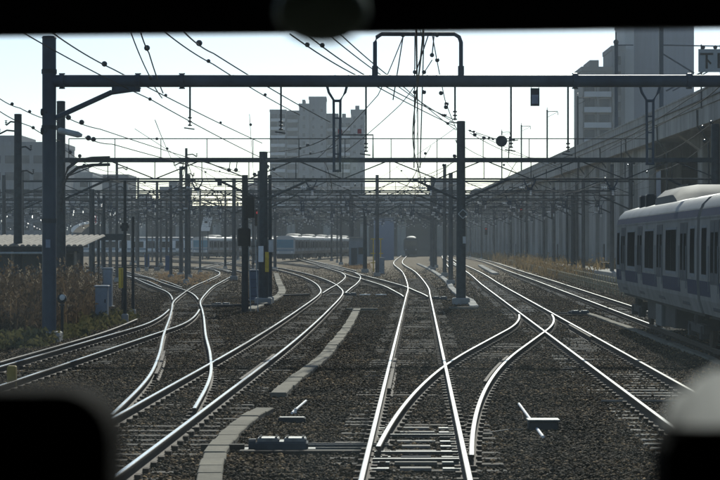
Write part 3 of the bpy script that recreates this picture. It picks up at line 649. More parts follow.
lone_pole(352, 264, 196, 'thick pole standing at the grey hut corner', .24, STEEL2)
lone_pole(365, 271.5, 212, 'stout steel post in front of the grey hut', .19, STEEL2)
lone_pole(93, 0, 190, 'thin pole behind the flat canopy of the shed', .11, STEEL2, Yset=120)
lone_pole(104, 0, 196, 'thin far pole by the shed canopy corner', .1, STEEL2, Yset=118)
lone_pole(132, 264, 196, 'thin grey pole between two white train roofs', .15, CONCP)
lone_pole(182, 270, 228, 'short pole at the yard throat', .12, CONCP)
lone_pole(270, 302, 176, 'slim pole next to the lattice gantry upright with white boxes', .09, STEEL2)
def clear(x, y): return all(abs(x-xat(t, y)) > 1.9 for t in TR.values() if t[0,1] <= y <= t[-1,1])
kk = 0
while kk < 18:
    Yp = random.uniform(115, 330); up = random.uniform(90, 480)
    Xp = (up-U0)*Yp/FPX
    if not clear(Xp, Yp): continue
    pm_ = random.choice((CONCP, STEEL2)); wh = 'before the tallest pale poles' if Yp < 163 else 'before the grey hut' if Yp < 236 else 'beyond the grey hut'
    lone_pole(up, 0, V0-random.uniform(4.2,6.6)*FPX/Yp, ('thin pale concrete' if pm_ is CONCP else 'thin dark steel') + ' pole with short arms ' + wh, random.uniform(.08,.13), pm_, ((.4,.7),(1.0,-.8),(1.7,.5)), Yset=Yp); kk += 1
# roof-top masts on the viaduct side that carry wires (bent tops)
for u, vt, Yp, lab in ((522,131,330,'small bent-topped mast on the far viaduct parapet'),(537,125,290,'bent-topped mast on the viaduct parapet'),(558,110,250,'taller bent-topped mast on the viaduct parapet'),(571,96,215,'dark mast rising from the viaduct parapet')):
    X, Y, zt = at(u, vt, Yp); rt_ = thing('catenary_mast', lab, 'mast', (22.9, Y, 12.0), 'masts on the viaduct')
    X = 23.4
    m = MB(); m.tube((X, Y, 11.2), (X, Y, zt), .11, n=8); m.obj('mast_post', STEEL2, rt_)
    m = MB(); m.path([(X,Y,zt-.2),(X+1.3,Y,zt-.15),(X+1.35,Y,zt-.6)], .05, 6); m.tube((X,Y,zt-.9),(X+1.3,Y,zt-.25),.03); m.obj('bracket_arm', STEEL2, rt_)
    m = MB(); insul(m, (X, Y, zt), (0,0,1), .4, .09, 3); m.obj('insulator', BALL, rt_)

# ------------------------------------------------------------------ wires
def wire(pts, r, label, cat='wire', balls=(), group=None, sag=0.0):
    root = thing('overhead_wire', label, cat, pts[0], group)
    P = []
    for a, b in zip(pts[:-1], pts[1:]):
        a, b = Vector(a), Vector(b); k = 10 if sag else 1
        for i in range(k): t = i/k; P.append(a.lerp(b, t) - Vector((0,0,sag*4*t*(1-t))))
    P.append(Vector(pts[-1]))
    m = MB(); m.path(P, r, 5); m.obj('wire_strand', WIRE, root)
    for t, br in balls:
        a = Vector(pts[0]).lerp(Vector(pts[-1]), t); m = MB(); m.ball(a, br, 8, 6); m.obj('insulator', BALL, root)
    return root
def px3(u, v, Y): return at(u, v, Y)
# contact and messenger wires over the tracks
for k, lab, ya in (('A','overhead line of the straight track from the cab',10),('C','overhead line of the scissor-crossing track',86),('F','overhead line above the silver train',86),('E','overhead line of the track left of the trough',86),
               ('G','overhead line of the snaking branch',86),('G2','overhead line of the fanning branch',86),('H','overhead line of the far crossover',88)):
    p = TR[k]; root = thing('overhead_line', lab, 'overhead line', (p[0][0], p[0][1], 5.1), 'overhead lines over the tracks')
    sup = [y for y in (-10,53.6,86.9,130,163,200,246,310,380) if y <= p[-1,1]+30]
    yy = np.arange(max(ya, p[0,1]), min(p[-1,1], 380), 4.0)
    if len(yy) < 3: continue
    con = [(tx(k,y)+.12*math.sin(y/11), y, 5.1) for y in yy]; mes = []
    for y in yy:
        s0 = max([s for s in sup if s <= y] or [y-1]); s1 = min([s for s in sup if s > y] or [y+40]); t = (y-s0)/(s1-s0)
        mes.append((tx(k,y), y, 5.1+.95-.65*4*t*(1-t)))
    m = MB(); m.path(con, .014, 5); m.obj('contact_wire', WIRE, root)
    m = MB(); m.path(mes, .016, 5); m.obj('messenger_wire', WIRE, root)
    m = MB()
    for a, b in list(zip(con, mes))[::2]: m.tube(a, b, .007, n=4, caps=False)
    m.obj('dropper_wire', WIRE, root)
W = [  # start pixel+distance, end pixel+distance, radius, insulators along it
 ((22,32,44),(150,99,56),(262,158,86),.016,((.50,.05),),'long feeder wire slanting down past the round gantry post'),
 ((50,31,44),(113,69,53),(262,143,92),.018,((.42,.075),(.62,.05),(.80,.05)),'feeder wire with dark ball insulators slanting over the tubular beam'),
 ((130,30,46),(149,75,53),(162,98,56),.016,((.55,.06),),'steep short wire reaching the beam brace, thinner'),
 ((140,30,46),(149,53,50),(163,93,56),.018,((.38,.075),(.85,.06)),'steep short wire reaching the beam brace, with balls'),
 ((160,28,42),(213,64,50),(300,115,75),.016,((.45,.05),(.75,.05)),'slanting wire that crosses the beam left of the grey tower'),
 ((184,32,42),(213,53,50),(330,122,80),.018,((.24,.075),),'slanting wire with one large ball above the tubular beam'),
 ((290,34,44),(358,76,60),(455,126,86),.018,((.1,.06),),'left wire of the pair running down to the stout lattice pole'),
 ((306,34,44),(370,78,60),(455,120,86),.018,((.1,.06),(.92,.07)),'right wire of the pair running down to the stout lattice pole'),
 ((328,34,46),(395,84,66),(452,121,86),.016,((.5,.07),(.9,.06)),'upper wire of the pair with a ball near the hoop'),
 ((340,34,46),(405,88,66),(456,130,86),.016,((.9,.07),),'lowest slanting wire ending at the stout lattice pole'),
 ((404,34,50),(378,95,60),(318,158,86),.014,(),'curving wire sweeping down from the hoop towards the tower'),
 ((432,60,53),(400,105,66),(345,152,86),.014,(),'wire sweeping down behind the tubular beam towards the lattice chord'),
 ((-5,95,55),(20,108,56),(58,122,60),.014,((.34,.05),(.62,.05)),'short wire with two balls left of the round post'),
 ((-5,108,55),(30,126,56),(60,141,60),.014,((.55,.05),),'short sagging wire left of the round post'),
 ((62,115,54),(100,129,58),(240,172,87),.014,((.08,.075),(.25,.075)),'wire with two large balls leaving the round post'),
 ((85,137,54),(112,144,58),(240,176,87),.014,((.06,.075),(.15,.07)),'wire drawn from the pale sleeve on the round post'),
 ((432,33,50),(445,100,60),(457,130,80),.014,((.18,.06),(.55,.07)),'wire dropping from the hoop to the stout lattice pole'),
 ((720,86,60),(690,108,66),(610,150,86),.016,(),'thick feeder cable across the viaduct face'),
 ((720,76,60),(690,98,66),(600,153,86),.014,(),'thin feeder cable across the viaduct face'),
 ((468,130,87),(560,170,140),(640,200,200),.014,(),'feeder wire slanting down from the stout pole to the far poles'),
 ((455,128,87),(400,165,140),(372,182,163),.012,(),'wire returning from the stout pole to the hut poles'),
 ((264,152,87),(300,148,75),(330,136,60),.014,((.5,.06),(.65,.06)),'jumper wire with dark sleeves beside the grey tower'),
 ((264,160,87),(305,155,75),(338,145,60),.012,((.6,.05),),'lower jumper wire beside the grey tower'),
 ((155,120,60),(172,160,100),(192,196,165),.012,((.3,.06),(.5,.06),(.7,.09)),'insulator string hanging beside the pale concrete pole'),
]
for a, b, c, r, bl, lab in W:
    wire([px3(*a), px3(*b), px3(*c)], r, 'dark ' + lab if not lab.startswith(('thin','thick')) else lab, balls=(), sag=.05)
    rt_ = bpy.data.objects[[o.name for o in C.objects if o.get('label', '').endswith(lab)][0]]
    A, B, Cc = (Vector(px3(*q)) for q in (a, b, c))
    for t, br in bl:
        p = A.lerp(B, t*2) if t < .5 else B.lerp(Cc, t*2-1)
        m = MB(); m.ball(p, br, 8, 6); m.obj('insulator', BALL, rt_)
# lines strung across the yard between the far gantries
k = 0
W2 = (((470,133,86.9),(540,158,130),(600,178,163)),((455,140,86.9),(505,160,130),(530,178,163)),((716,120,86.9),(640,162,130),(590,186,163)),((716,135,86.9),(660,170,130),(610,192,163)),((264,165,86.9),(300,178,130),(340,196,200)),((264,170,86.9),(215,186,130),(190,204,200)),((65,150,86.9),(120,172,130),(180,196,200)),((65,160,86.9),(150,186,130),(215,202,200)),((461,150,86.9),(430,176,130),(410,196,200)),((461,158,86.9),(390,182,130),(352,204,253)))
for i, t3 in enumerate(W2):
    wire([px3(*c) for c in t3], .016, 'slack dark feeder wire running on from the handrailed gantry\'s ' + ('post with cable bends' if t3[0][0] < 100 else 'post with white plates' if t3[0][0] < 300 else 'diamond-plated post' if t3[0][0] < 500 else 'post beside the viaduct'), group='feeders from the handrailed gantry', sag=.3, balls=((.02,.09),(.06,.09),(.5,.08)))
for Y, z in ((108,5.7),(118,5.9),(146,6.0),(182,6.2),(222,6.4),(275,6.6)):
    wire([(-.13*Y, Y, z+.2), (0, Y+4, z-.1), (.10*Y, Y, z+.3)], .014, ['first','second','third','fourth','fifth','sixth'][k] + ' cross-span wire strung between the lattice gantries, counted from the handrailed one', sag=.1); k += 1
GN = {86.9:'the handrailed lattice gantry', 130:'the gantry behind the handrailed one', 146:'the three-post lattice gantry', 163:'the gantry on the tallest pale poles', 200:'the gantry beyond the grey hut'}
def grand(a, b): return random.uniform(a, b)
for i in range(26):                                   # lengthwise feeders from gantry to gantry
    ga = random.choice((86.9,130,146,163,200)); gb = ga + random.choice((60,90,140,190))
    xa, xb = grand(-.16,.15)*ga, grand(-.15,.10)*gb
    if abs(xa-xb) > 16: xb = xa + math.copysign(9, xb-xa)
    wire([(xa, ga, grand(5.2,8.2)), ((xa+xb)/2+grand(-.4,.4), (ga+gb)/2, grand(5.6,7.0)), (xb, gb, grand(5.6,8.4))], .013, 'thin dark feeder wire running lengthwise on from ' + GN[ga], group='lengthwise feeder wires', sag=.35, balls=((.04,.07),(.96,.09)))

# ------------------------------------------------------------------ trains
SILV = mat('brushed_steel_body', (.24,.24,.228), .6, .0, .10, 1.2, .04, 60, streak=.25, spec=.03)
ROOFM = mat('train_roof', (.17,.175,.175), .5, .0, .12, 1.0, streak=.15, spec=.1)
BAND = mat('blue_band', (.024,.034,.075), .6, 0, .15, 2, spec=.02)
DOORM = mat('door_steel', (.20,.215,.225), .6, .0, .12, 2, spec=.03)
LEAFM = mat('shaded_door_leaf', (.075,.085,.095), .6, .0, .12, 2, spec=.03)  # darker than the door steel: shade of a recess put into the colour
TGL = mat('train_glass', (.008,.010,.012), .4, 0, .1, 1, spec=.0)
UNDER = mat('underframe_black', (.03,.03,.03), .8, 0, .4, 3)
def half(prof): return prof + [(-x, z) for x, z in reversed(prof)]
def carriage(label, group, band=BAND, cab=False, ac=True, seen_sides=(-1,1), mask=None, L=19.5, bodym=None):
    root = thing('train_carriage', label, 'train carriage', (0,0,0), group, local=True)
    lo = [(-1.36,.95),(-1.45,1.25),(-1.475,1.6),(-1.475,2.5),(-1.455,3.02),(-1.40,3.22)]
    body = half(lo)
    m = MB(); m.extrude(body, 'y', 0, L); m.obj('body', bodym or SILV, root)
    m = MB(); m.extrude(half([(-1.39,3.215),(-1.36,3.30),(-1.2,3.46),(-.8,3.57),(-.01,3.62)]), 'y', .01, L-.01); rf = m.obj('roof', ROOFM, root, smooth=True)
    def side_x(z): return float(np.interp(z, [p[1] for p in lo], [-p[0] for p in lo]))
    def panel(s, y0, y1, z0, z1, out, inn, name, mt, parent, n=3):
        m = MB(); zs = np.linspace(z0, z1, n)
        vs = []
        for z in zs: x = side_x(z); vs += [(s*(x+out), y0, z), (s*(x+out), y1, z), (s*(x-inn), y0, z), (s*(x-inn), y1, z)]
        fs = []
        for i in range(n-1):
            a, b = i*4, i*4+4; fs += [(a,a+1,b+1,b), (a+2,b+2,b+3,a+3), (a,b,b+2,a+2), (a+1,a+3,b+3,b+1)]
        fs += [(0,2,3,1), ((n-1)*4,(n-1)*4+1,(n-1)*4+3,(n-1)*4+2)]
        m.add(vs, fs); return m.obj(name, mt, parent)
    doors = [2.33, 7.28, 12.22, 17.17]
    for s in seen_sides:
        edges = [0.03] + [e for d in doors for e in (d-.68, d+.68)] + [L-.03]
        for a, b in zip(edges[0::2], edges[1::2]):
            panel(s, a, b, 1.34, 1.66, .004, .01, 'stripe', band, root)
        panel(s, .03, L-.03, 3.03, 3.19, .004, .01, 'stripe', band, root)
        m = MB(); m.box(s*1.42-.05, s*1.42+.05, .03, L-.03, 2.985, 3.015); m.obj('rain_gutter', SILV, root)
        for d in doors:
            fr = panel(s, d-.68, d+.68, 1.06, 2.93, .006, .02, 'door', DARK, root, 4)
            for q in (-1, 1):
                panel(s, d+q*.325-.305, d+q*.325+.305, 1.08, 2.90, .010, .0, 'door_leaf', LEAFM, fr, 4)
                panel(s, d+q*.325-.2, d+q*.325+.2, 1.85, 2.68, .014, .0, 'door_window', TGL, fr)
            m = MB()
            for q in (-.7, .7): x = side_x(1.9); m.tube((s*(x+.03), d+q, 1.45), (s*(x+.03), d+q, 2.4), .011, n=6)
            m.obj('grab_rail', DOORM, root)
        wins = [(a+b)/2 for a, b in zip(doors[:-1], doors[1:])]
        for c in wins:
            fr = panel(s, c-1.12, c+1.12, 1.72, 2.84, .006, .01, 'window_frame', DOORM, root)
            panel(s, c-1.06, c-.03, 1.80, 2.78, .010, .0, 'window', TGL, fr); panel(s, c+.03, c+1.06, 1.80, 2.78, .010, .0, 'window', TGL, fr)
        for c in (.75, L-.75):
            fr = panel(s, c-.42, c+.42, 1.72, 2.84, .006, .01, 'window_frame', DOORM, root); panel(s, c-.37, c+.37, 1.80, 2.78, .010, .0, 'window', TGL, fr)
    m = MB(); m.box(-1.25, 1.25, .3, L-.3, .86, .96); m.obj('underframe', UNDER, root)
    for k, (a, b, wd, zb_) in enumerate(((6.2,8.4,1.2,.35),(8.8,10.2,1.25,.3),(10.7,13.2,1.15,.38))):
        m = MB(); m.cbox((0,(a+b)/2,(.88+zb_)/2), (wd*2, b-a, .88-zb_), ch=.03); m.obj('equipment_box', UNDER if k != 1 else mat('grey_box', (.10,.11,.11), .6), root)
    for c in (2.9, L-2.9):
        m = MB(); m.box(-1.12,-.98,c-1.4,c+1.4,.42,.62); m.box(.98,1.12,c-1.4,c+1.4,.42,.62); m.box(-1.0,1.0,c-.25,c+.25,.45,.7); m.ball((-1.05,c,.72),.2,10,6,(.6,1,1)); m.ball((1.05,c,.72),.2,10,6,(.6,1,1))
        bg = m.obj('bogie', UNDER, root)
        for q in (-1.05, 1.05):
            for s in (-1, 1):
                m = MB(); m.lathe([(0,.36),(.02,.43),(.13,.43),(.135,.30),(.15,.12)], (s*.50, c+q, .43), (s,0,0), 20); m.obj('wheel', RUST, bg)
                m = MB(); m.cbox((s*1.06, c+q, .45), (.2,.3,.3), ch=.04); m.obj('axle_box', UNDER, bg)
    if ac:
        m = MB(); prof = [(-1.0,3.44),(-.98,3.72),(-.75,3.92),(-.3,3.99),(.3,3.99),(.75,3.92),(.98,3.72),(1.0,3.44)]
        n = len(prof); vs = []; fs = []
        for y, k in ((7.4,.0),(7.9,.55),(8.5,.95),(9.0,1.0),(12.4,1.0),(12.7,.9),(12.9,.0)):
            vs += [(x, y, 3.44+(z-3.44)*max(k,.02)) for x, z in prof]
        for i in range(6):
            for j in range(n-1): fs.append((i*n+j, (i+1)*n+j, (i+1)*n+j+1, i*n+j+1))
        m.add(vs, fs); au = m.obj('air_conditioner', mat('ac_grey', (.07,.075,.078), .7, 0, .2, 3), root, smooth=True)
        m = MB(); m.box(-.5,.5,9.3,12.0,3.985,4.02); m.obj('fan_grille', DARK, au)
    for y in (15.2, 16.9):
        m = MB(); m.cbox((-.85,y,3.68),(.3,.35,.42),ch=.04); m.obj('roof_vent', DARK, root)
    if cab:
        m = MB(); m.extrude([(x*.97, z) for x, z in half(lo + [(-1.36,3.30),(-1.1,3.5),(-.6,3.6)])], 'y', -.28, .0); fc = m.obj('cab_front', mat('cab_front_silver', (.5,.5,.48), .5, 0, .1, 2), root)
        m = MB(); m.cbox((0,-.285,2.42), (2.45,.04,1.2), ch=.015); m.obj('windscreen', mask or GLASS, fc)
        m = MB(); m.cbox((0,-.285,1.5), (2.6,.03,.3)); m.obj('stripe', band, fc)
        for s in (-1, 1): m = MB(); m.lathe([(0,.12),(.05,.12),(.06,.08)], (s*1.0,-.29,1.25), (0,-1,0), 12); m.obj('headlight', WHITE, fc)
        m = MB(); m.box(-1.2,1.2,-.3,.3,.25,.9); m.obj('skirt', UNDER, fc)
    else:
        m = MB(); m.box(-.55,.55,-.12,0,1.1,3.05); m.box(-.55,.55,L,L+.12,1.1,3.05); m.obj('gangway', DARK, root, stuff=True)
    return root
def put(root, x, y, ang, z=0): root.location = (x, y, z); root.rotation_euler = (0,0,ang); return root
angF = -math.atan(.039)
def fpt(y): return (9.85+.039*(y-71.6), y)
car0 = carriage('silver commuter carriage with blue stripes, the one at the end of its train', 'silver train beside the viaduct')
put(car0, *fpt(62.6-19.5*math.cos(angF)), angF)
car1 = copy_tree(car0); car1['label'] = 'silver commuter carriage with blue stripes, second from the end of its train'
put(car1, *fpt(62.6-(19.5*2+.45)*math.cos(angF)), angF)
GREENB = mat('green_band', (.03,.16,.10), .4, 0, .1, 2); ORAN = mat('pale_band', (.20,.26,.30), .4, 0, .1, 2)
BLUGL = mat('blue_windscreen', (.03,.17,.26), .2, 0, .1, 1, spec=.4)
a2 = -math.atan2(8.5, 100)
c2 = carriage('blue-windscreened front carriage of the stabled silver train', 'stabled train with a blue windscreen', band=ORAN, cab=True, mask=BLUGL)
put(c2, -10.9, 292, a2)
c2b = carriage('', 'stabled train with a blue windscreen', band=ORAN)
for k, nm in enumerate(('second','third','fourth','fifth')):
    c = c2b if k == 0 else copy_tree(c2b); c['label'] = nm + ' carriage of the stabled train with the blue windscreen'
    d = 19.9*(k+1); put(c, -10.9-math.sin(a2)*d, 292+math.cos(a2)*d, a2)
a3 = -math.atan2(14, 100)
c3 = copy_tree(c2); c3['label'] = 'front carriage of the stabled train facing the pale concrete pole'; c3['group'] = 'stabled train facing the pale pole'; put(c3, -26.9, 338, a3)
for k, nm in enumerate(('second','third','fourth')):
    c = copy_tree(c2b); c['label'] = nm + ' carriage of the stabled train facing the pale concrete pole'; c['group'] = 'stabled train facing the pale pole'
    d = 19.9*(k+1); put(c, -26.9-math.sin(a3)*d, 338+math.cos(a3)*d, a3)
wt = carriage('', 'broadside train in the yard', band=ORAN, ac=False, bodym=WHITE)
for k, (x, nm) in enumerate(((-72.5,'far end carriage'),(-52.4,'middle carriage'),(-32.3,'near end carriage'))):
    c = wt if k == 0 else copy_tree(wt); c['label'] = nm + ' of the white-bodied train standing broadside behind the yard'; c['group'] = 'broadside train in the yard'; put(c, x+3, 352, R(90))

# ------------------------------------------------------------------ viaducts
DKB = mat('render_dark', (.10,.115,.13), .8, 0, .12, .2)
def viaduct():
    root = thing('viaduct', 'long concrete railway viaduct with panelled wall rising behind the silver train', 'viaduct', (22.5, 100, -.2))
    X = 22.5; y = 70.0; k = 0
    m = MB(); m.box(X+.3, 34, 70, 470, 10.7, 11.2); m.obj('deck', VIAD, root)
    while y < 460:
        L = 9.0
        m = MB(); m.box(X+.05, X+.35, y+.03, y+L-.03, 10.3, 11.45); m.obj('fascia_panel', VIAD, root)
        m = MB(); m.box(X-.04, X+.2, y+.02, y+L-.02, 11.47, 12.5); m.obj('parapet_panel', VIAD, root)
        m = MB(); m.box(X-.10, X+.26, y, y+L, 12.5, 12.62); m.obj('coping', VIAD, root)
        if k % 2 == 0 and y < 180:
            m = MB(); m.cbox((25.6, y+4.5, 5.0), (1.5,1.6,10.6), ch=.1); m.obj('pier', VIAD, root)
            m = MB(); m.add([(22.9,y+3.9,10.7),(25,y+3.9,9.2),(34,y+3.9,9.2),(34,y+3.9,10.7),(22.9,y+5.1,10.7),(25,y+5.1,9.2),(34,y+5.1,9.2),(34,y+5.1,10.7)], [(0,1,2,3),(7,6,5,4),(0,4,5,1),(1,5,6,2),(2,6,7,3),(3,7,4,0)]); m.obj('pier_head', VIAD, root)
        if y >= 160:
            for j in range(3):
                m = MB(); m.box(X+.9, X+1.2, y+j*3+.04, y+j*3+2.96, -.3, 10.68); m.obj('wall_panel', VIAD, root)
            m = MB(); m.box(X+.55, X+1.0, y-.35, y+.35, -.3, 10.68); m.obj('pilaster', VIAD, root)
            if random.random() < .6: m = MB(); m.box(X+.82, X+.91, y+4.2, y+5.0, .3, 2.4); m.obj('niche_door', DARK, root)
        if k % 2:
            m = MB(); m.tube((X-.02, y+.4, 11.4), (X+.02, y+.4, 10.2), .07, n=6); m.tube((X+.02, y+.4, 10.25), (X+.75, y+.4, 9.3), .07, n=6); m.tube((X+.75, y+.4, 9.3), (X+.75, y+.4, 0), .07, n=6); m.obj('drainpipe', STEEL2, root)
        y += L; k += 1
    m = MB(); m.tube((X-.12, 72, 11.9), (X-.12, 455, 11.9), .06, n=6); m.obj('conduit', STEEL2, root)
    m = MB(); m.box(31, 31.4, 60, 200, -.3, 10.7); m.obj('back_wall', mat('shaded_concrete', (.2,.2,.19), .9, 0, .25, .5), root)  # darker colour stands for the shade in the opening below the deck
    # masts with brackets over the deck
    return root
viaduct()
for u, vt, lab, arms in ((661,20,'thick steel mast with lattice bracket arms on the viaduct',True),(616,42,'steel mast with a ball top on the viaduct',False)):
    X = 23.6; Y = X*FPX/(u-U0); zt = CH-(vt-V0)*Y/FPX
    rt_ = thing('catenary_mast', lab, 'mast', (X, Y, 12.4), 'masts on the viaduct')
    m = MB(); m.box(X-.17, X+.17, Y-.17, Y+.17, 10.9, zt); m.obj('mast_post', STEEL, rt_)
    if arms:
        m = MB(); z = CH-(45-V0)*Y/FPX; m.tube((X,Y,z),(X+5.5,Y,z-.1),.05); m.tube((X,Y,z-.6),(X+2.6,Y,z-2.2),.06); m.tube((X+.4,Y,z-3.6),(X+5,Y,z-1.2),.07); m.tube((X+.9,Y,z-3.6),(X+5.5,Y,z-1.1),.05); m.obj('bracket_arm', STEEL, rt_)
    else:
        m = MB(); z = CH-(45-V0)*Y/FPX; m.tube((X,Y,z),(X+1.6,Y,z),.05); m.obj('bracket_arm', STEEL, rt_)
        m = MB(); m.ball((X,Y,zt),.25,10,8); m.tube((X,Y,zt),(X,Y,zt+.9),.05); m.obj('ball_top', STEEL2, rt_)
# direction board on the viaduct: two strokes groups as raised lettering
Ys = 128; x0, _, z1 = at(698.5, 49, Ys); x1, _, z0 = at(724, 72, Ys)
sb = thing('direction_board', 'grey board lettered 下1 standing on the viaduct parapet', 'sign', ((x0+x1)/2, Ys, 12.6))
m = MB(); m.box(x0, x1, Ys, Ys+.08, z0, z1); bd = m.obj('board', mat('sign_grey', (.24,.27,.29), .6, 0, .1, 3), sb)
m = MB(); cx = x0+.52; t = .09; zc = (z0+z1)/2
m.box(cx-.42, cx+.42, Ys-.02, Ys-.002, z1-.38, z1-.38+t*1.5); m.obj('lettering', BLACK, bd)
m = MB(); m.box(cx-.07, cx+.07, Ys-.025, Ys-.003, z0+.22, z1-.38); m.obj('lettering', BLACK, bd)
m = MB(); m.add([(cx+.07,Ys-.02,zc+.1),(cx+.32,Ys-.02,zc-.16),(cx+.24,Ys-.02,zc-.26),(cx+.07,Ys-.02,zc-.06),(cx+.07,Ys,zc+.1),(cx+.32,Ys,zc-.16),(cx+.24,Ys,zc-.26),(cx+.07,Ys,zc-.06)], [(3,2,1,0),(4,5,6,7),(0,1,5,4),(1,2,6,5),(2,3,7,6),(3,0,4,7)]); m.obj('lettering', BLACK, bd)
m = MB(); m.box(x1-.42, x1-.26, Ys-.02, Ys-.002, z0+.25, z1-.25); m.obj('lettering', BLACK, bd)
for xx in (x0+.2, x1-.2): m = MB(); m.tube((xx,Ys+.12,11.1),(xx,Ys+.12,z1+.3),.05); m.obj('board_post', STEEL2, sb)
for xx in (x0+.3, x1-.55): m = MB(); m.ball((xx,Ys+.05,z1+.12),.14,8,6); m.obj('board_lamp', STEEL2, sb)

def crossing():
    root = thing('viaduct', 'hazy road viaduct crossing the yard with a pale parapet on square piers', 'viaduct', (0, 430, -.2))
    m = MB(); m.box(-75, 62, 430, 442, 8.6, 9.3); m.obj('deck', VIAD, root)
    for x in np.arange(-75, 61, 8.0):
        m = MB(); m.box(x+.05, x+7.95, 429.7, 430.0, 9.0, 10.6); m.obj('parapet_panel', VIAD, root)
        m = MB(); m.cbox((x+4, 434, 4.2), (1.9,2.2,8.8), ch=.1); m.obj('pier', VIAD, root)
        m = MB(); m.box(x+1.2, x+6.8, 431, 437, 7.7, 8.6); m.obj('cross_head', VIAD, root)
    m = MB(); m.box(-75, 62, 441, 441.6, -.3, 8.6); m.obj('back_wall', DKB, root)  # added dark sheet; its colour deepens the shade of the openings under the deck
    return root
crossing()

# ------------------------------------------------------------------ buildings
CREAM = mat('render_pale', (.34,.35,.35), .85, 0, .08, .2, streak=.12)
GREYB = mat('render_grey', (.17,.185,.20), .85, 0, .1, .2, streak=.12)
DKB = mat('render_dark', (.13,.15,.17), .8, 0, .12, .2)
WIN = mat('far_window', (.03,.04,.05), .3, 0, .5, .3)
BALC = mat('balcony_pale', (.40,.42,.44), .8, 0, .1, .3)
def block(name, label, Y, u0, u1, vt, depth, wall, floor=3.0, bay=3.2, balcony=False, win=(1.7,1.5), z_base=-.3, x_over=None, rooftop=True, blank=False, base_h=1.0):
    X0, X1 = (u0-U0)*Y/FPX, (u1-U0)*Y/FPX; zt = CH-(vt-V0)*Y/FPX
    root = thing(name, label, 'building', ((X0+X1)/2, Y, -.2))
    m = MB(); m.box(X0, X1, Y, Y+depth, z_base, zt); wl_ = m.obj('wall', wall, root)
    m = MB(); m.box(X0-.15, X1+.15, Y-.15, Y+.25, zt, zt+.9); m.box(X0-.15, X0+.25, Y+.25, Y+depth, zt, zt+.9); m.box(X1-.25, X1+.15, Y+.25, Y+depth, zt, zt+.9); m.obj('roof_parapet', wall, root)
    if not blank:
        nb = max(1, int((X1-X0)/bay)); st = (X1-X0)/nb; z = max(z_base, 0)+base_h
        while z+floor < zt+.5:
            m = MB()
            for k in range(nb):
                c = X0+(k+.5)*st; m.box(c-win[0]/2, c+win[0]/2, Y-.04, Y+.02, z+.7, min(z+.7+win[1], zt-.2))
            if balcony:
                m.obj('window', WIN, root, stuff=True)
                b = MB(); b.box(X0+.3, X1-.3, Y-1.3, Y-.002, z-.12, z+.02); b.box(X0+.3, X1-.3, Y-1.3, Y-1.2, z+.02, z+.95); b.obj('balcony', BALC, root)
                for k in range(nb+1): b = MB(); c = X0+k*st; b.box(max(c-.08,X0), min(c+.08,X1), Y-1.2, Y-.003, z+.02, z+floor-.15); b.obj('balcony_divider', wall, root)
            else:
                m.obj('window', WIN, root, stuff=True)
                s_ = MB(); s_.box(X0+.1, X1-.1, Y-.12, Y-.001, z+.45, z+.58); s_.obj('sill_band', wall, root)
            z += floor
    if blank:
        z = 4.0
        while z < zt-1:
            m = MB(); m.box(X0-.02, X1+.02, Y-.06, Y-.001, z, z+.16); m.obj('floor_band', wall, root); z += 3.2
    if rooftop:
        m = MB(); m.box(X0+(X1-X0)*.3, X0+(X1-X0)*.6, Y+2, Y+depth-1, zt, zt+2.4); m.obj('roof_room', wall, root)
    return root
TY = 700
TW = mat('tower_grey', (.16,.175,.19), .85, 0, .06, .1, streak=.08)
for (u0, u1, vt, dy, bal, bay_, wn_, rt_, lab) in (
    (270,286,112,0,True,2.8,(2.0,1.9),False,'outermost balcony wing of the grey apartment blocks, stepped down beside the sky'),
    (286,299,113,5,True,4.4,(3.2,1.9),False,'second balcony wing of the grey apartment blocks, set back from the outermost'),
    (299,309,106,2,False,1.9,(.9,1.2),True,'slim windowed wing of the grey apartment blocks beside the lift tower'),
    (309,326,99,4,False,2.9,(.8,1.0),False,'tallest narrow lift tower of the grey apartment blocks'),
    (326,338,116,8,True,4.0,(2.8,1.9),False,'set-back middle wing of the grey apartment blocks with wide balconies'),
    (338,351,120,3,True,2.2,(1.4,1.9),True,'low middle wing of the grey apartment blocks with narrow balconies'),
    (351,365,112,1,False,2.4,(.9,1.1),True,'slim end wing of the grey apartment blocks with small windows')):
    block('apartment_tower', lab, TY+dy, u0, u1, vt, 14, TW, 2.95, bay_, balcony=bal, win=wn_, rooftop=rt_)
RT = mat('tower_blue_grey', (.17,.20,.25), .8, 0, .05, .15, streak=.06)
block('office_tower', 'tall blank-faced blue-grey tower above the viaduct', 420, 634, 694, 24, 18, RT, 3.2, 60, blank=True, rooftop=False)
block('office_tower', 'pale slim fin block beside the blank-faced tower', 412, 625, 634, 22, 16, mat('tower_pale', (.34,.36,.38), .8, 0, .05, .2), blank=True, rooftop=False)
block('apartment_tower', 'stepped tower with dark window bays left of the blank-faced tower', 408, 612, 625, 50, 15, GREYB, 3.1, 1.4, win=(1.0,1.8), rooftop=False)
block('apartment_tower', 'lower stepped block with balconies above the viaduct parapet', 402, 582, 612, 71, 15, mat('tower_warm', (.20,.20,.195), .85, 0, .08, .2), 3.1, 3.0, balcony=True, win=(2.0,1.9))
block('office_building', 'long grey office block with window rows behind the corrugated shed', 430, -40, 60, 146, 22, GREYB, 3.6, 2.9, win=(2.2,1.7))
block('office_building', 'pale mid-height building with a roof room behind the round gantry post', 455, 60, 92, 176, 18, CREAM, 3.4, 2.6, win=(1.8,1.5))
block('office_building', 'dark plain office block with small windows', 490, 92, 128, 178, 18, DKB, 3.3, 2.2, win=(1.2,1.2), rooftop=False)
block('apartment_tower', 'small grey block with a roof room rising over the yard', 520, 160, 187, 190, 14, GREYB, 3.0, 2.6, win=(1.6,1.4))
block('office_building', 'low pale house-row over the depot roof', 510, 128, 160, 203, 14, CREAM, 3.0, 2.6, win=(1.5,1.3))
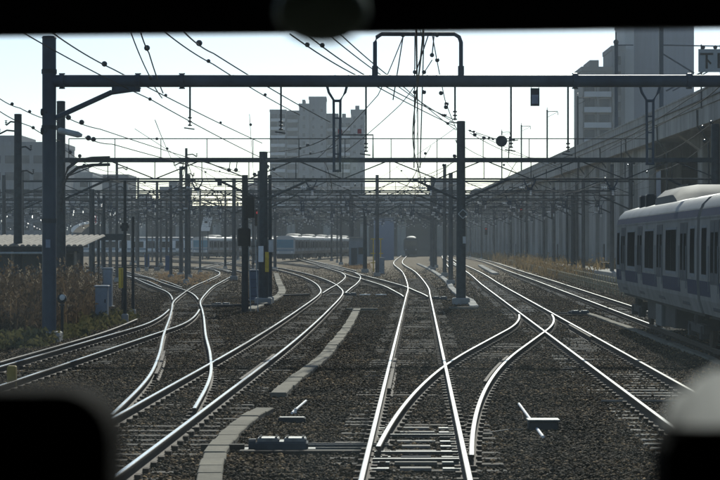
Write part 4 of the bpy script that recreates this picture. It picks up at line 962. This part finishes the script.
block('office_building', 'low dark block between the house-row and the grey tower', 540, 187, 240, 213, 14, GREYB, 3.0, 2.6, win=(1.5,1.3), rooftop=False)
block('office_building', 'small pinkish block left of the grey tower', 560, 246, 270, 186, 12, mat('render_pink', (.36,.31,.29), .85, 0, .08, .2), 3.0, 2.6, win=(1.4,1.3))
block('office_building', 'broad station building in the haze behind the crossing viaduct', 480, 476, 640, 192, 22, CREAM, 4.0, 4.0, win=(3.0,1.8), rooftop=False)
block('office_building', 'tall hazy block seen over the station building', 600, 520, 560, 178, 20, GREYB, 3.4, 3.0, win=(1.8,1.5), rooftop=False)
block('office_building', 'hazy low terrace behind the far straight track', 620, 330, 476, 197, 18, GREYB, 3.4, 3.4, win=(2.0,1.5), rooftop=False)
block('office_building', 'small hazy block on the skyline beside the rounded pole', 700, 436, 462, 181, 16, GREYB, 3.2, 3.2, win=(2.0,1.5), rooftop=False)
dep = block('depot_building', 'long grey depot shed with a row of yellow panels under its eaves', 448, 60, 268, 214, 16, mat('depot_grey', (.30,.33,.34), .7, 0, .1, .3, streak=.2), 3.4, 3.2, win=(2.4,1.7), rooftop=False)
for u in (160,168,177,188,199,208,226,234):
    x, _, z = at(u, 220.5, 447.8); m = MB(); m.box(x-.62, x+.62, 447.55, 447.95, z-.72, z+.72); m.obj('yellow_panel', YEL, dep)
# curved white canopy by the broadside train
cv = thing('canopy', 'small white curved canopy roof beside the broadside train', 'canopy', (-52, 375, -.2))
m = MB(); prof = [(at(u,v,375)[0], at(u,v,375)[2]) for u, v in ((72,231),(76,226),(82,222.5),(89,221.5),(91,222.5),(91,224),(83,225.5),(78,229),(75,232.5))]; m.extrude(prof, 'y', 372, 384); m.obj('roof_shell', WHITE, cv)
for u in (75, 90): x = at(u,231,376)[0]; m = MB(); m.tube((x,376,-.3),(x,376,at(u,226 if u>80 else 230,376)[2]),.12); m.obj('post', STEEL2, cv)
rc = thing('marker_cone', 'red and white pointed marker on a pole near the canopy', 'marker', (*at(99,224,300)[:2], -.2))
x, y, z = at(99,220,300); m = MB(); m.add([(x-.5,y,z+.75),(x+.6,y,z-.55),(x-.35,y,z-.55),(x-.5,y+.2,z+.75),(x+.6,y+.2,z-.55),(x-.35,y+.2,z-.55)], [(2,1,0),(3,4,5),(0,1,4,3),(1,2,5,4),(2,0,3,5)]); m.obj('flag_board', WHITE, rc)
m = MB(); m.box(x-.62,x-.36,y-.03,y+.23,z-.5,z+.75); m.obj('red_edge', mat('faded_red', (.45,.10,.10), .6), rc); m = MB(); m.tube((x-.3,y+.1,-.3),(x-.3,y+.1,z-.5),.06); m.obj('post', STEEL2, rc)

wb = thing('slanted_board', 'white slanted board on a stand above the stabled train facing the pale pole', 'board', (*at(205,250,334)[:2], -.2))
A_ = [at(200.5,231,334), at(209.5,231,334), at(212.5,217,334), at(203.5,217,334)]
m = MB(); m.add(A_+[(x, y+.3, z) for x, y, z in A_], [(0,1,2,3),(7,6,5,4),(0,4,5,1),(1,5,6,2),(2,6,7,3),(3,7,4,0)]); bo = m.obj('board_panel', WHITE, wb)
for u in (202.5,208): x, y, z = at(u,231,334.15); m = MB(); m.tube((x,y,-.3),(x,y,z+.05),.09); m.obj('stand_post', STEEL2, wb)
m = MB(); x, y, z = at(206,222,333.97); m.cbox((x,y,z),(.5,.05,.35)); m.obj('dark_mark', DARK, bo)
# grey hut and things round it
def hut(u0, u1, vt, vb, Y, depth, label, wall, roofm, door=True):
    X0, X1 = (u0-U0)*Y/FPX, (u1-U0)*Y/FPX; zt = CH-(vt-V0)*Y/FPX
    root = thing('lineside_hut', label, 'hut', ((X0+X1)/2, Y, -.2))
    m = MB(); m.box(X0, X1, Y, Y+depth, -.3, zt); m.obj('wall', wall, root)
    m = MB(); m.box(X0-.2, X1+.2, Y-.25, Y+depth+.2, zt, zt+.14); m.obj('roof', roofm, root)
    if door:
        m = MB(); m.box(X0+.25, X0+.95, Y-.05, Y-.002, 0, 1.95); d = m.obj('door', STEEL2, root); m = MB(); m.cbox((X0+.85,Y-.07,1.0),(.05,.04,.15)); m.obj('handle', DARK, d)
        m = MB(); m.box(X1-.9, X1-.25, Y-.04, Y-.002, 1.2, 2.0); m.obj('window', GLASS, root)
    return root
hut(349, 366, 238, 262, 236, 4, 'small grey hut with a flat roof among the middle poles', CAB_G, CONC)
hut(374, 394, 218, 250, 330, 6, 'tall bluish panelled hut behind the small grey hut', mat('blue_grey_panel', (.19,.23,.31), .6, 0, .06, 1), CAB_G, False)
lad = thing('yellow_barrier', 'tall yellow striped clearance frame beside the straight track', 'barrier', (*gp(377, 270, -.1), -.2))
x, y = gp(377, 270, -.1)
for dx in (-.35,.35): m = MB(); m.tube((x+dx,y,-.3),(x+dx,y,2.9),.06); m.obj('frame_post', YEL, lad)
for z in (.6,1.5,2.9): m = MB(); m.tube((x-.6,y,z),(x+.6,y,z),.05); m.obj('frame_bar', YEL, lad)
m = MB(); m.cbox((x,y-.1,1.0),(.5,.08,.35)); m.obj('plate', CAB_G, lad)
lc_ = carriage('dark steel train front standing below the crossing viaduct', 'train under the crossing viaduct', band=DARK, cab=True, seen_sides=(1,))
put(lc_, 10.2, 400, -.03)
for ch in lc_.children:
    if ch.name.split('.')[0] in ('body','roof','cab_front','air_conditioner'): ch.data.materials[0] = STEEL2  # body, roof and front recoloured in dark steel

# corrugated shed
sh = thing('corrugated_shed', 'lean-to shed with a ribbed corrugated roof behind the reeds', 'shed', (-15, 92, -.2))
SHM = mat('corrugated_sheet', (.30,.26,.21), .8, .0, .3, 4, streak=.3)
for i in range(22):
    x = -18.4 + i*.263
    m = MB(); z0, z1 = 2.34, 2.82; m.add([(x,91.2,z0),(x+.07,91.2,z0+.07),(x+.17,91.2,z0+.07),(x+.24,91.2,z0),(x+.35,96.5,z1),(x+.42,96.5,z1+.07),(x+.52,96.5,z1+.07),(x+.59,96.5,z1),(x,91.2,z0-.02),(x+.24,91.2,z0-.02),(x+.35,96.5,z1-.02),(x+.59,96.5,z1-.02)], [(0,1,5,4),(1,2,6,5),(2,3,7,6),(0,8,9,3,2,1),(8,10,11,9),(4,5,6,7,11,10),(0,4,10,8),(3,9,11,7)]); m.obj('roof_sheet', SHM, sh)
m = MB(); m.box(-18.6,-12.75,91.15,91.3,2.10,2.30); m.obj('eave_beam', DARK, sh)
m = MB(); m.tube((-18.6,91.0,2.02),(-14.2,91.0,2.02),.05); m.obj('gutter', mat('pale_sleeve', (.42,.44,.42), .5), sh)
for x in (-18.2,-15.9,-13.0): m = MB(); m.tube((x,91.4,-.3),(x,91.4,2.12),.06); m.obj('post', mat('old_timber_post', (.28,.24,.19), .8), sh)
m = MB(); m.box(-18.4,-13.1,94.6,94.75,-.3,2.55); m.obj('back_wall', DKB, sh)
m = MB(); m.box(-14.3,-13.2,92.2,94.4,-.3,2.0); m.obj('stored_crate', DARK, sh)
cn = thing('flat_canopy', 'flat dark canopy slab on thin posts at the shed corner', 'canopy', (-12.6, 101, -.2))
m = MB(); m.cbox((-12.55,101.5,2.78),(1.5,2.5,.32),ch=.03); m.obj('slab', STEEL2, cn)
for dx in (-.6,.6): m = MB(); m.tube((-12.55+dx,100.6,-.3),(-12.55+dx,100.6,2.62),.05); m.obj('post', STEEL2, cn)

# cabinets, dwarf post, boards, signals
def cabinet(u, vb, vt, wd, label, mt=CAB_G):
    X, Y = gp(u, vb, -.15); zt = CH-(vt-V0)*Y/FPX
    root = thing('relay_cabinet', label, 'cabinet', (X, Y, -.2), 'lineside cabinets')
    m = MB(); m.cbox((X,Y,(zt-.2)/2+.0),(wd,.42,zt+.2),ch=.02); b = m.obj('cabinet_body', mt, root)
    m = MB(); m.cbox((X,Y,zt+.03),(wd+.08,.5,.05),ch=.015); m.obj('cap', mt, root)
    m = MB(); m.cbox((X,Y-.215,zt/2),(wd*.86,.012,zt*.85)); d = m.obj('cabinet_door', mt, root)
    m = MB(); m.cbox((X+wd*.32,Y-.235,zt*.5),(.03,.03,.12)); m.obj('handle', DARK, d)
    m = MB(); m.cbox((X,Y,-.2),(wd+.15,.55,.12)); m.obj('plinth', CONC, root)
cabinet(102, 319, 287, .42, 'pale grey cabinet standing by the reeds next to the loose rail')
cabinet(108, 306, 269, .36, 'taller grey cabinet behind the pale grey one by the reeds')
cabinet(254, 300, 271, .42, 'blue-grey box cabinet at the foot of the tall signal mast', mat('blue_cabinet', (.08,.11,.16), .5))
cabinet(168, 270, 256, .5, 'small blue cabinet in the yard throat', mat('deep_blue', (.04,.08,.17), .5))
cabinet(147, 268, 255, .5, 'small blue cabinet behind the yellow marker board', mat('deep_blue', (.04,.08,.17), .5))
cabinet(381, 273, 258, .6, 'small grey box on posts by the yellow clearance frame')
cabinet(607, 276, 263, .9, 'black box cabinet by the low fence', DARK)
X, Y = gp(62, 337, -.15); ds = thing('dwarf_signal', 'short post with a round dark lamp head by the round gantry post', 'signal', (X, Y, -.2))
m = MB(); m.tube((X,Y,-.3),(X,Y,.78),.045); m.cbox((X,Y,.74),(.14,.12,.05)); m.obj('post', DARK, ds)
m = MB(); m.lathe([(0,.06),(.03,.125),(.16,.135),(.2,.10)], (X,Y+.1,.92), (0,-1,0), 14); hd = m.obj('lamp_head', DARK, ds, smooth=True)
m = MB(); m.ball((X+.02,Y-.09,.95),.085,10,8,(1,.4,1)); m.obj('lens', mat('pale_lens', (.55,.57,.55), .15), hd)
X, Y = gp(122, 316, -.15); yb = thing('marker_board', 'upright yellow marker board on a slim dark pole', 'sign', (X, Y, -.2))
m = MB(); zt, zb2 = CH-(268-V0)*Y/FPX, CH-(288-V0)*Y/FPX; m.box(X-.12,X+.12,Y-.02,Y+.02,zb2,zt); m.obj('board', YEL, yb)
m = MB(); m.tube((X,Y+.06,-.3),(X,Y+.06,zt),.03); m.obj('post', DARK, yb)
m = MB(); m.box(X-.02,X+.02,Y-.03,Y-.021,zb2+.05,zt-.05); m.obj('board_mark', mat('amber', (.35,.22,.03), .6), yb)
# yellow stub post near the front-left track
X, Y = gp(12, 388, -.15); m = MB(); m.cbox((X,Y,.0),(.16,.16,.5),ch=.02); tag(m.obj('stub_post', mat('ochre', (.30,.22,.06), .7)), 'short ochre stub post standing in the front left-hand track', 'post')
RED = bpy.data.materials.new('red_lamp'); RED.use_nodes = True; RED.node_tree.nodes['Principled BSDF'].inputs['Base Color'].default_value = (.35,.02,.02,1); RED.node_tree.nodes['Principled BSDF'].inputs['Emission Color'].default_value = (1,.06,.06,1); RED.node_tree.nodes['Principled BSDF'].inputs['Emission Strength'].default_value = .3
def light_signal(u, v, Y, label, zpost=True, lit=True, k_=1.0):
    X, _, z = at(u, v, Y); root = thing('light_signal', label, 'signal', (X, Y, -.2), 'light signals')
    m = MB(); m.cbox((X,Y,z-.35),(.42,.12,1.25),ch=.04); h = m.obj('signal_head', BLACK, root)
    for k in range(3):
        m = MB(); zz = z-.7+k*.36; m.lathe([(0,.10),(.16,.11),(.165,.085)], (X,Y-.05,zz), (0,-1,0), 12); m.obj('lamp_hood', BLACK, h)
    m = MB(); m.lathe([(0,.095),(.02,.095)], (X,Y-.2,z+.02), (0,-1,0), 12); m.obj('lens', RED if lit else GLASS, h)
    m = MB(); m.tube((X,Y+.1,-.3 if zpost else z-1),(X,Y+.1,z+.3),.07); m.obj('post', STEEL2, root)
light_signal(257.5, 213, 150, 'red-lit signal beside the tall signal mast')
light_signal(486, 229, 330, 'red-lit signal under the crossing viaduct')
light_signal(521, 210, 250, 'red-lit signal high up before the station building')
light_signal(553, 211, 235, 'red-lit signal close to the panelled viaduct wall')
X, Y = at(125,227,62.7)[0], 62.7; zz = at(125,227,62.7)[2]; m = MB(); m.cbox((X,Y-.08,zz),(.2,.06,.26),ch=.02); m.cbox((X,Y-.1,zz),(.28,.04,.1)); tag(m.obj('marker_plate', DARK), 'small dark marker plate fixed to the slim pole with the yellow board', 'sign')
X, Y = gp(245, 311, -.15); sm_ = thing('signal_mast', 'tall dark signal mast with head and side boxes at the snaking branch', 'signal', (X, Y, -.2))
zt = CH-(175-V0)*Y/FPX
m = MB(); m.tube((X,Y,-.3),(X,Y,zt),.14,.12,12); m.obj('post', DARK, sm_, smooth=True)
for v0, v1, dx, wd in ((196,218,.18,.4),(228,246,-.02,.5)):
    za, zb_ = CH-(v0-V0)*Y/FPX, CH-(v1-V0)*Y/FPX; m = MB(); m.cbox((X+dx,Y-.22,(za+zb_)/2),(wd,.16,za-zb_),ch=.06); h = m.obj('signal_head', BLACK, sm_)
    for k in range(2): m = MB(); m.lathe([(0,.09),(.15,.1),(.155,.07)], (X+dx,Y-.29,zb_+.18+k*.32), (0,-1,0), 12); m.obj('lamp_hood', BLACK, h)
for dx in (.22,.5): m = MB(); m.tube((X+dx,Y+.05,-.2),(X+dx-.1,Y+.05,2.6),.018,n=6); m.obj('ladder_rail', mat('pale_sleeve', (.42,.44,.42), .5), sm_)
for k in range(8): z = .1+k*.32; m = MB(); m.tube((X+.22,Y+.05,z),(X+.48,Y+.05,z),.012,n=5); m.obj('ladder_rung', STEEL2, sm_)
for u, v0, v1, wd, mt, nm in ((261,246,262,.22,WHITE,'white_plate'),(267,252,272,.16,YEL,'striped_plate'),(271,240,252,.2,mat('faded_white', (.5,.5,.48), .6),'white_plate')):
    a, b = at(u, v0, 86.4), at(u, v1, 86.4); m = MB(); m.box(a[0]-wd/2,a[0]+wd/2,86.35,86.39,b[2],a[2]); m.obj(nm, mt, g2)

# low fence, slab path and dry growth along the viaduct
fn = thing('lineside_fence', 'low rusty post-and-rail fence along the foot of the viaduct', 'fence', (13.2, 105, -.2))
FM = mat('rusty_fence', (.42,.35,.22), .8, 0, .3, 5)
fp = [(13.2+.039*(y-105), y) for y in np.arange(98, 262, 1.0)]
pm = MB(); pm.cbox((0,0,.25),(.09,.09,.75),ch=.01); pme = pm.mesh('fence_post', FM)
for x, y in fp[::2]: inst('fence_post', pme, fn, (x, y, -.2))
for z in (.12,.36): m = MB(); m.path([(x,y-.06,z) for x, y in fp[::20]]+[(fp[-1][0],fp[-1][1],z)], .025, 5); m.obj('fence_rail', FM, fn)
fn2 = thing('lineside_fence', 'second low rusty fence row nearer the viaduct wall', 'fence', (14.6, 120, -.2))
for x, y in fp[15::2]: inst('fence_post', pme, fn2, (x+1.5, y, -.15))
m = MB(); m.path([(x+1.5,y-.06,.38) for x, y in fp[14::20]]+[(fp[-1][0]+1.5,fp[-1][1],.38)], .025, 5); m.obj('fence_rail', FM, fn2)
sp_ = thing('concrete_walkway', 'sunlit raised concrete walkway at the foot of the panelled wall', 'walkway', (19, 180, -.2))
for k in range(26):
    y = 120+k*6; x = 16.6+.024*(y-120) ; m = MB(); m.cbox((x+1.5,y+3,.1),(2.0,5.95,.7),-.024,ch=.03); m.obj('walkway_slab', CONC, sp_)

# ------------------------------------------------------------------ dry vegetation
def leaf_mat(name, c0, c1, tr=.25):
    m = bpy.data.materials.new(name); m.use_nodes = True; n, l = m.node_tree.nodes, m.node_tree.links
    b = n['Principled BSDF']; b.inputs['Roughness'].default_value = .8
    g_ = n.new('ShaderNodeNewGeometry'); cr = n.new('ShaderNodeValToRGB'); l.new(g_.outputs['Random Per Island'], cr.inputs[0])
    cr.color_ramp.elements[0].color = (*c0,1); cr.color_ramp.elements[1].color = (*c1,1)
    l.new(cr.outputs[0], b.inputs['Base Color'])
    t = n.new('ShaderNodeBsdfTranslucent'); l.new(cr.outputs[0], t.inputs[0]); mx = n.new('ShaderNodeMixShader'); mx.inputs[0].default_value = tr
    l.new(b.outputs[0], mx.inputs[1]); l.new(t.outputs[0], mx.inputs[2]); l.new(mx.outputs[0], n['Material Output'].inputs[0]); return m
DRY = leaf_mat('dry_reed', (.03,.02,.012), (.15,.10,.055)); PLUME = leaf_mat('reed_plume', (.16,.12,.08), (.36,.30,.21), .4); GRN = leaf_mat('weed_green', (.05,.055,.02), (.15,.13,.05))
def reeds(name, label, spots, hmin, hmax, nb, mt, lw=.02, plume=0.0, spread=.25):
    m = MB()
    for (x, y) in spots:
        h = (hmin+(hmax-hmin)*max(0,min(1,.5+.33*math.sin(x*1.9+1.3*math.sin(y*.8))+.33*math.sin(y*1.1+x*.7))))*random.uniform(.7,1.12)
        for k in range(nb):
            a = random.uniform(0, 2*math.pi); r = random.uniform(0, spread); bx, by = x+r*math.cos(a), y+r*math.sin(a)
            hh = h*random.uniform(.45,1.0); lean = random.uniform(.05,.45)*hh; b = random.uniform(0, 2*math.pi); dx, dy = lean*math.cos(b), lean*math.sin(b)
            w_ = lw*random.uniform(.6,1.5); c = random.uniform(0, math.pi); ex, ey = w_*math.cos(c), w_*math.sin(c); z0 = -.3
            p1 = (bx+dx*.4, by+dy*.4, z0+hh*.6); p2 = (bx+dx, by+dy, z0+hh*random.uniform(.85,1.0))
            m.add([(bx-ex,by-ey,z0),(bx+ex,by+ey,z0),(p1[0]+ex*.8,p1[1]+ey*.8,p1[2]),(p1[0]-ex*.8,p1[1]-ey*.8,p1[2]),p2], [(0,1,2,3),(3,2,4)], 0)
            for q in range(2):                        # side leaves
                t = random.uniform(.3,.95); s0 = (bx+dx*t*t, by+dy*t*t, z0+hh*t); e = random.uniform(0, 2*math.pi); l_ = random.uniform(.08,.28)
                m.add([s0,(s0[0]+l_*.5*math.cos(e)+.02,s0[1]+l_*.5*math.sin(e),s0[2]+l_*.35+.03),(s0[0]+l_*math.cos(e),s0[1]+l_*math.sin(e),s0[2]+random.uniform(-.1,.1)),(s0[0]+l_*.5*math.cos(e)-.02,s0[1]+l_*.5*math.sin(e),s0[2]+l_*.35-.04)], [(0,1,2,3)], 0)
            if random.random() < plume:
                for q in range(7):
                    e = random.uniform(0, 6.28); l_ = random.uniform(.04,.10); zz = p2[2]+random.uniform(-.16,.1)
                    m.add([(p2[0]-.012,p2[1],zz),(p2[0]+.012,p2[1],zz),(p2[0]+l_*math.cos(e)*.6+.015,p2[1]+l_*math.sin(e)*.6,zz+l_*.8),(p2[0]+l_*math.cos(e)*.6-.015,p2[1]+l_*math.sin(e)*.6,zz+l_*.8)], [(0,1,2,3)], 1)
    return tag(m.obj(name, [mt, PLUME]), label, 'dry grass', kind='stuff')
sp1 = []
while len(sp1) < 1500:
    y = math.sqrt(random.uniform(54**2, 90**2)); x = random.uniform(-.19*y-.8, -8.75)
    edge = -8.75 - max(0, (y-62))*.10
    if x > edge + random.uniform(-.6,.2): continue
    if abs(x+8.33) < .5 and abs(y-Y1) < .6: continue
    sp1.append((x, y))
reeds('reed_bed', 'tangled dry brown reeds and weeds around the shed', sp1, .55, 2.3, 9, DRY, .016, .05)
sp2 = [(random.uniform(-.19*56, -8.2), random.uniform(50, 57)) for _ in range(240)] + [(random.uniform(-9.2,-7.9), random.uniform(55,70)) for _ in range(160)]
reeds('weed_patch', 'low weeds along the loose rail', sp2, .2, .55, 7, GRN, .014)
sp3 = []
while len(sp3) < 800:
    y = random.uniform(150, 400); x = random.uniform(13, 22.3)
    if abs(x-xat(TR['F'], y)) < 1.8 or abs(x-xat(TR['C'], y)) < 1.8 or x < xat(TR['F'], y): continue
    sp3.append((x, y))
reeds('dry_grass', 'tan dry grass along the foot of the far viaduct wall', sp3, .8, 2.0, 6, leaf_mat('tan_grass', (.16,.11,.05), (.36,.26,.13)), .05, 0, .6)
sp4 = [gp(random.uniform(150,210), random.uniform(273,284), -.1) for _ in range(120)] + [gp(random.uniform(345,368), random.uniform(264,268), -.1) for _ in range(120)] + [gp(random.uniform(575,615), random.uniform(263,267), -.1) for _ in range(150)]
reeds('dry_grass', 'straw-coloured tufts between the yard tracks and huts', sp4, .15, .5, 6, leaf_mat('straw', (.22,.13,.06), (.42,.30,.17)), .035, 0, .5)

# ------------------------------------------------------------------ the cab the picture is taken from
cab = thing('train_cab', 'dark driving cab around the viewer with its windscreen, desk and black sun visor', 'train cab', (0, 1, 1.0))
CABG = mat('cab_panel', (.05,.05,.05), .7, 0, .1, 4)
m = MB(); m.box(-1.4,1.4,-1.2,2.4,.98,1.04); m.obj('floor', CABG, cab)
m = MB(); m.box(-1.4,1.4,-1.2,2.4,3.9,3.96); m.obj('roof', CABG, cab)
for s in (-1,1): m = MB(); m.box(s*1.4-.04,s*1.4+.04,-1.2,2.4,1.04,3.9); m.obj('side_wall', CABG, cab)
m = MB(); m.box(-1.36,1.36,-1.2,-1.14,1.04,3.9); m.obj('rear_wall', CABG, cab)
m = MB(); m.box(-1.36,1.36,2.34,2.4,1.04,2.02); m.obj('front_wall', CABG, cab)
for s in (-1,1): m = MB(); m.box(s*1.3-.06,s*1.3+.06,2.34,2.4,2.02,3.9); m.obj('window_pillar', CABG, cab)
m = MB(); m.box(-1.36,1.36,.55,2.34,1.94,2.0); m.obj('desk', BLACK, cab)
# glass
gm = bpy.data.materials.new('windscreen_glass'); gm.use_nodes = True; n, l = gm.node_tree.nodes, gm.node_tree.links
n.remove(n['Principled BSDF']); tr = n.new('ShaderNodeBsdfTransparent'); tr.inputs[0].default_value = (.93,.965,.965,1); gl = n.new('ShaderNodeBsdfGlossy'); gl.inputs['Roughness'].default_value = .03
fr = n.new('ShaderNodeFresnel'); fr.inputs['IOR'].default_value = 1.3; mx = n.new('ShaderNodeMixShader'); l.new(fr.outputs[0], mx.inputs[0]); l.new(tr.outputs[0], mx.inputs[1]); l.new(gl.outputs[0], mx.inputs[2])
tc = n.new('ShaderNodeTexCoord'); dz = n.new('ShaderNodeTexNoise'); dz.inputs['Scale'].default_value = 5; dz.inputs['Detail'].default_value = 4; l.new(tc.outputs['Object'], dz.inputs['Vector'])
dm = n.new('ShaderNodeMapRange'); dm.inputs['From Min'].default_value = .3; dm.inputs['From Max'].default_value = .7; dm.inputs['To Min'].default_value = .001; dm.inputs['To Max'].default_value = .0065; l.new(dz.outputs['Fac'], dm.inputs['Value'])
du = n.new('ShaderNodeBsdfTranslucent'); du.inputs[0].default_value = (.72,.92,1.0,1); md_ = n.new('ShaderNodeMixShader'); l.new(dm.outputs['Result'], md_.inputs[0]); l.new(mx.outputs[0], md_.inputs[1]); l.new(du.outputs[0], md_.inputs[2]); l.new(md_.outputs[0], n['Material Output'].inputs[0])
m = MB(); m.box(-1.24,1.24,2.366,2.372,2.02,3.9); m.obj('windscreen', gm, cab)
# visor: slightly bowed lower edge
pts = [(-1.2,35.5),(-.44,35.5),(-.30,34.2),(0,31.5),(.2,29.5),(.44,26.5),(1.2,24)]
m = MB(); vs = []
yv = 2.2
for x, v in pts: zl = CH-(v-V0)*yv/FPX; vs += [(x,yv,zl),(x,yv+.02,zl),(x,yv+.02,zl+.16),(x,yv,zl+.16)]
fs = []
for i in range(len(pts)-1):
    a, b = i*4, i*4+4
    for j in range(4): fs.append((a+j, b+j, b+(j+1)%4, a+(j+1)%4))
fs += [(0,1,2,3),(len(pts)*4-1,len(pts)*4-2,len(pts)*4-3,len(pts)*4-4)]
m.add(vs, fs); m.obj('sun_visor', BLACK, cab)
for x in (-.9,.9): m = MB(); m.tube((x,yv+.01,2.8),(x,yv+.01,3.9),.008); m.obj('visor_rod', BLACK, cab)
# rounded housing hung from the roof
x, y, z = at(322, 12, 1.15); m = MB(); m.ball((x,y,z),.026,20,12,(1.05,.7,.72)); mh = m.obj('lamp_housing', mat('housing_green', (.45,.55,.42), .5, 0, .2, 20), cab, smooth=True)
m = MB(); m.tube((x,y,z+.01),(x,y,3.9),.006); m.obj('housing_stem', BLACK, cab)
def console(u0, u1, vt, d, depth, label, rad):
    x0, x1 = (u0-U0)*d/FPX, (u1-U0)*d/FPX; zt = CH-(vt-V0)*d/FPX
    root = thing('console_box', label, 'console', ((x0+x1)/2, d, 2.0), 'boxes on the cab desk')
    k = 8; prof = [(x0,2.0),(x1,2.0)] + [(x1-rad+rad*math.cos(t), zt-rad+rad*math.sin(t)) for t in np.linspace(0, math.pi/2, k)] + [(x0+rad-rad*math.sin(t), zt-rad+rad*math.cos(t)) for t in np.linspace(0, math.pi/2, k)]
    m = MB(); m.extrude(prof, 'y', d, d+depth); m.obj('box_shell', mat('console_black', (.004,.004,.004), .9, 0, .1, 8, spec=.02), root, smooth=True)
    m = MB(); m.cbox(((x0+x1)/2, d+depth/2, 2.005),((x1-x0)*1.02,depth*1.05,.01)); m.obj('foot_plate', BLACK, root)
console(-200, 110, 392, .85, .05, 'black round-shouldered console box on the cab desk, on the reeds side', .022)
console(664, 960, 430, .85, .035, 'black square console box on the cab desk, on the silver train side', .012)
# crumpled white cloth on the right-hand box
x0, x1 = (672-U0)*.85/FPX, (800-U0)*.85/FPX; zt = CH-(430-V0)*.85/FPX
m = MB(); nn, mm_ = 60, 12; vs = []; fs = []
for j in range(mm_+1):
    for i in range(nn+1):
        s, t = i/nn, j/mm_; e = min(1, s*14)**.6*min(1, (1-s)*4)**.5*math.sin(math.pi*t)**.6
        h = .001 + e*(.006+.017*min(1, s/.36)**.8+.0016*math.sin(s*44+t*5)+.001*math.sin(s*95+t*9))
        vs.append((x0+(x1-x0)*s, .852+.032*t+.001*math.sin(s*17), zt+h))
for j in range(mm_):
    for i in range(nn): a = j*(nn+1)+i; fs.append((a,a+1,a+nn+2,a+nn+1))
m.add(vs, fs); wc = leaf_mat('white_cloth', (.88,.89,.89), (.92,.93,.93), .85)
o = m.obj('white_cloth', wc, None, smooth=True); tag(o, 'crumpled white cloth lying on the black square console box', 'cloth')

# ------------------------------------------------------------------ haze
hz = MB(); hz.box(-905, 905, -305, 1505, -1.3, 62)
hm = bpy.data.materials.new('haze'); hm.use_nodes = True; n, l = hm.node_tree.nodes, hm.node_tree.links
n.remove(n['Principled BSDF']); pv = n.new('ShaderNodeVolumePrincipled'); pv.inputs['Color'].default_value = (.80,.90,1.0,1); pv.inputs['Density'].default_value = .00017; pv.inputs['Anisotropy'].default_value = .35
l.new(pv.outputs[0], n['Material Output'].inputs['Volume'])
tag(hz.obj('haze', hm), 'thin bluish haze filling the air over the yard', 'haze', kind='stuff')
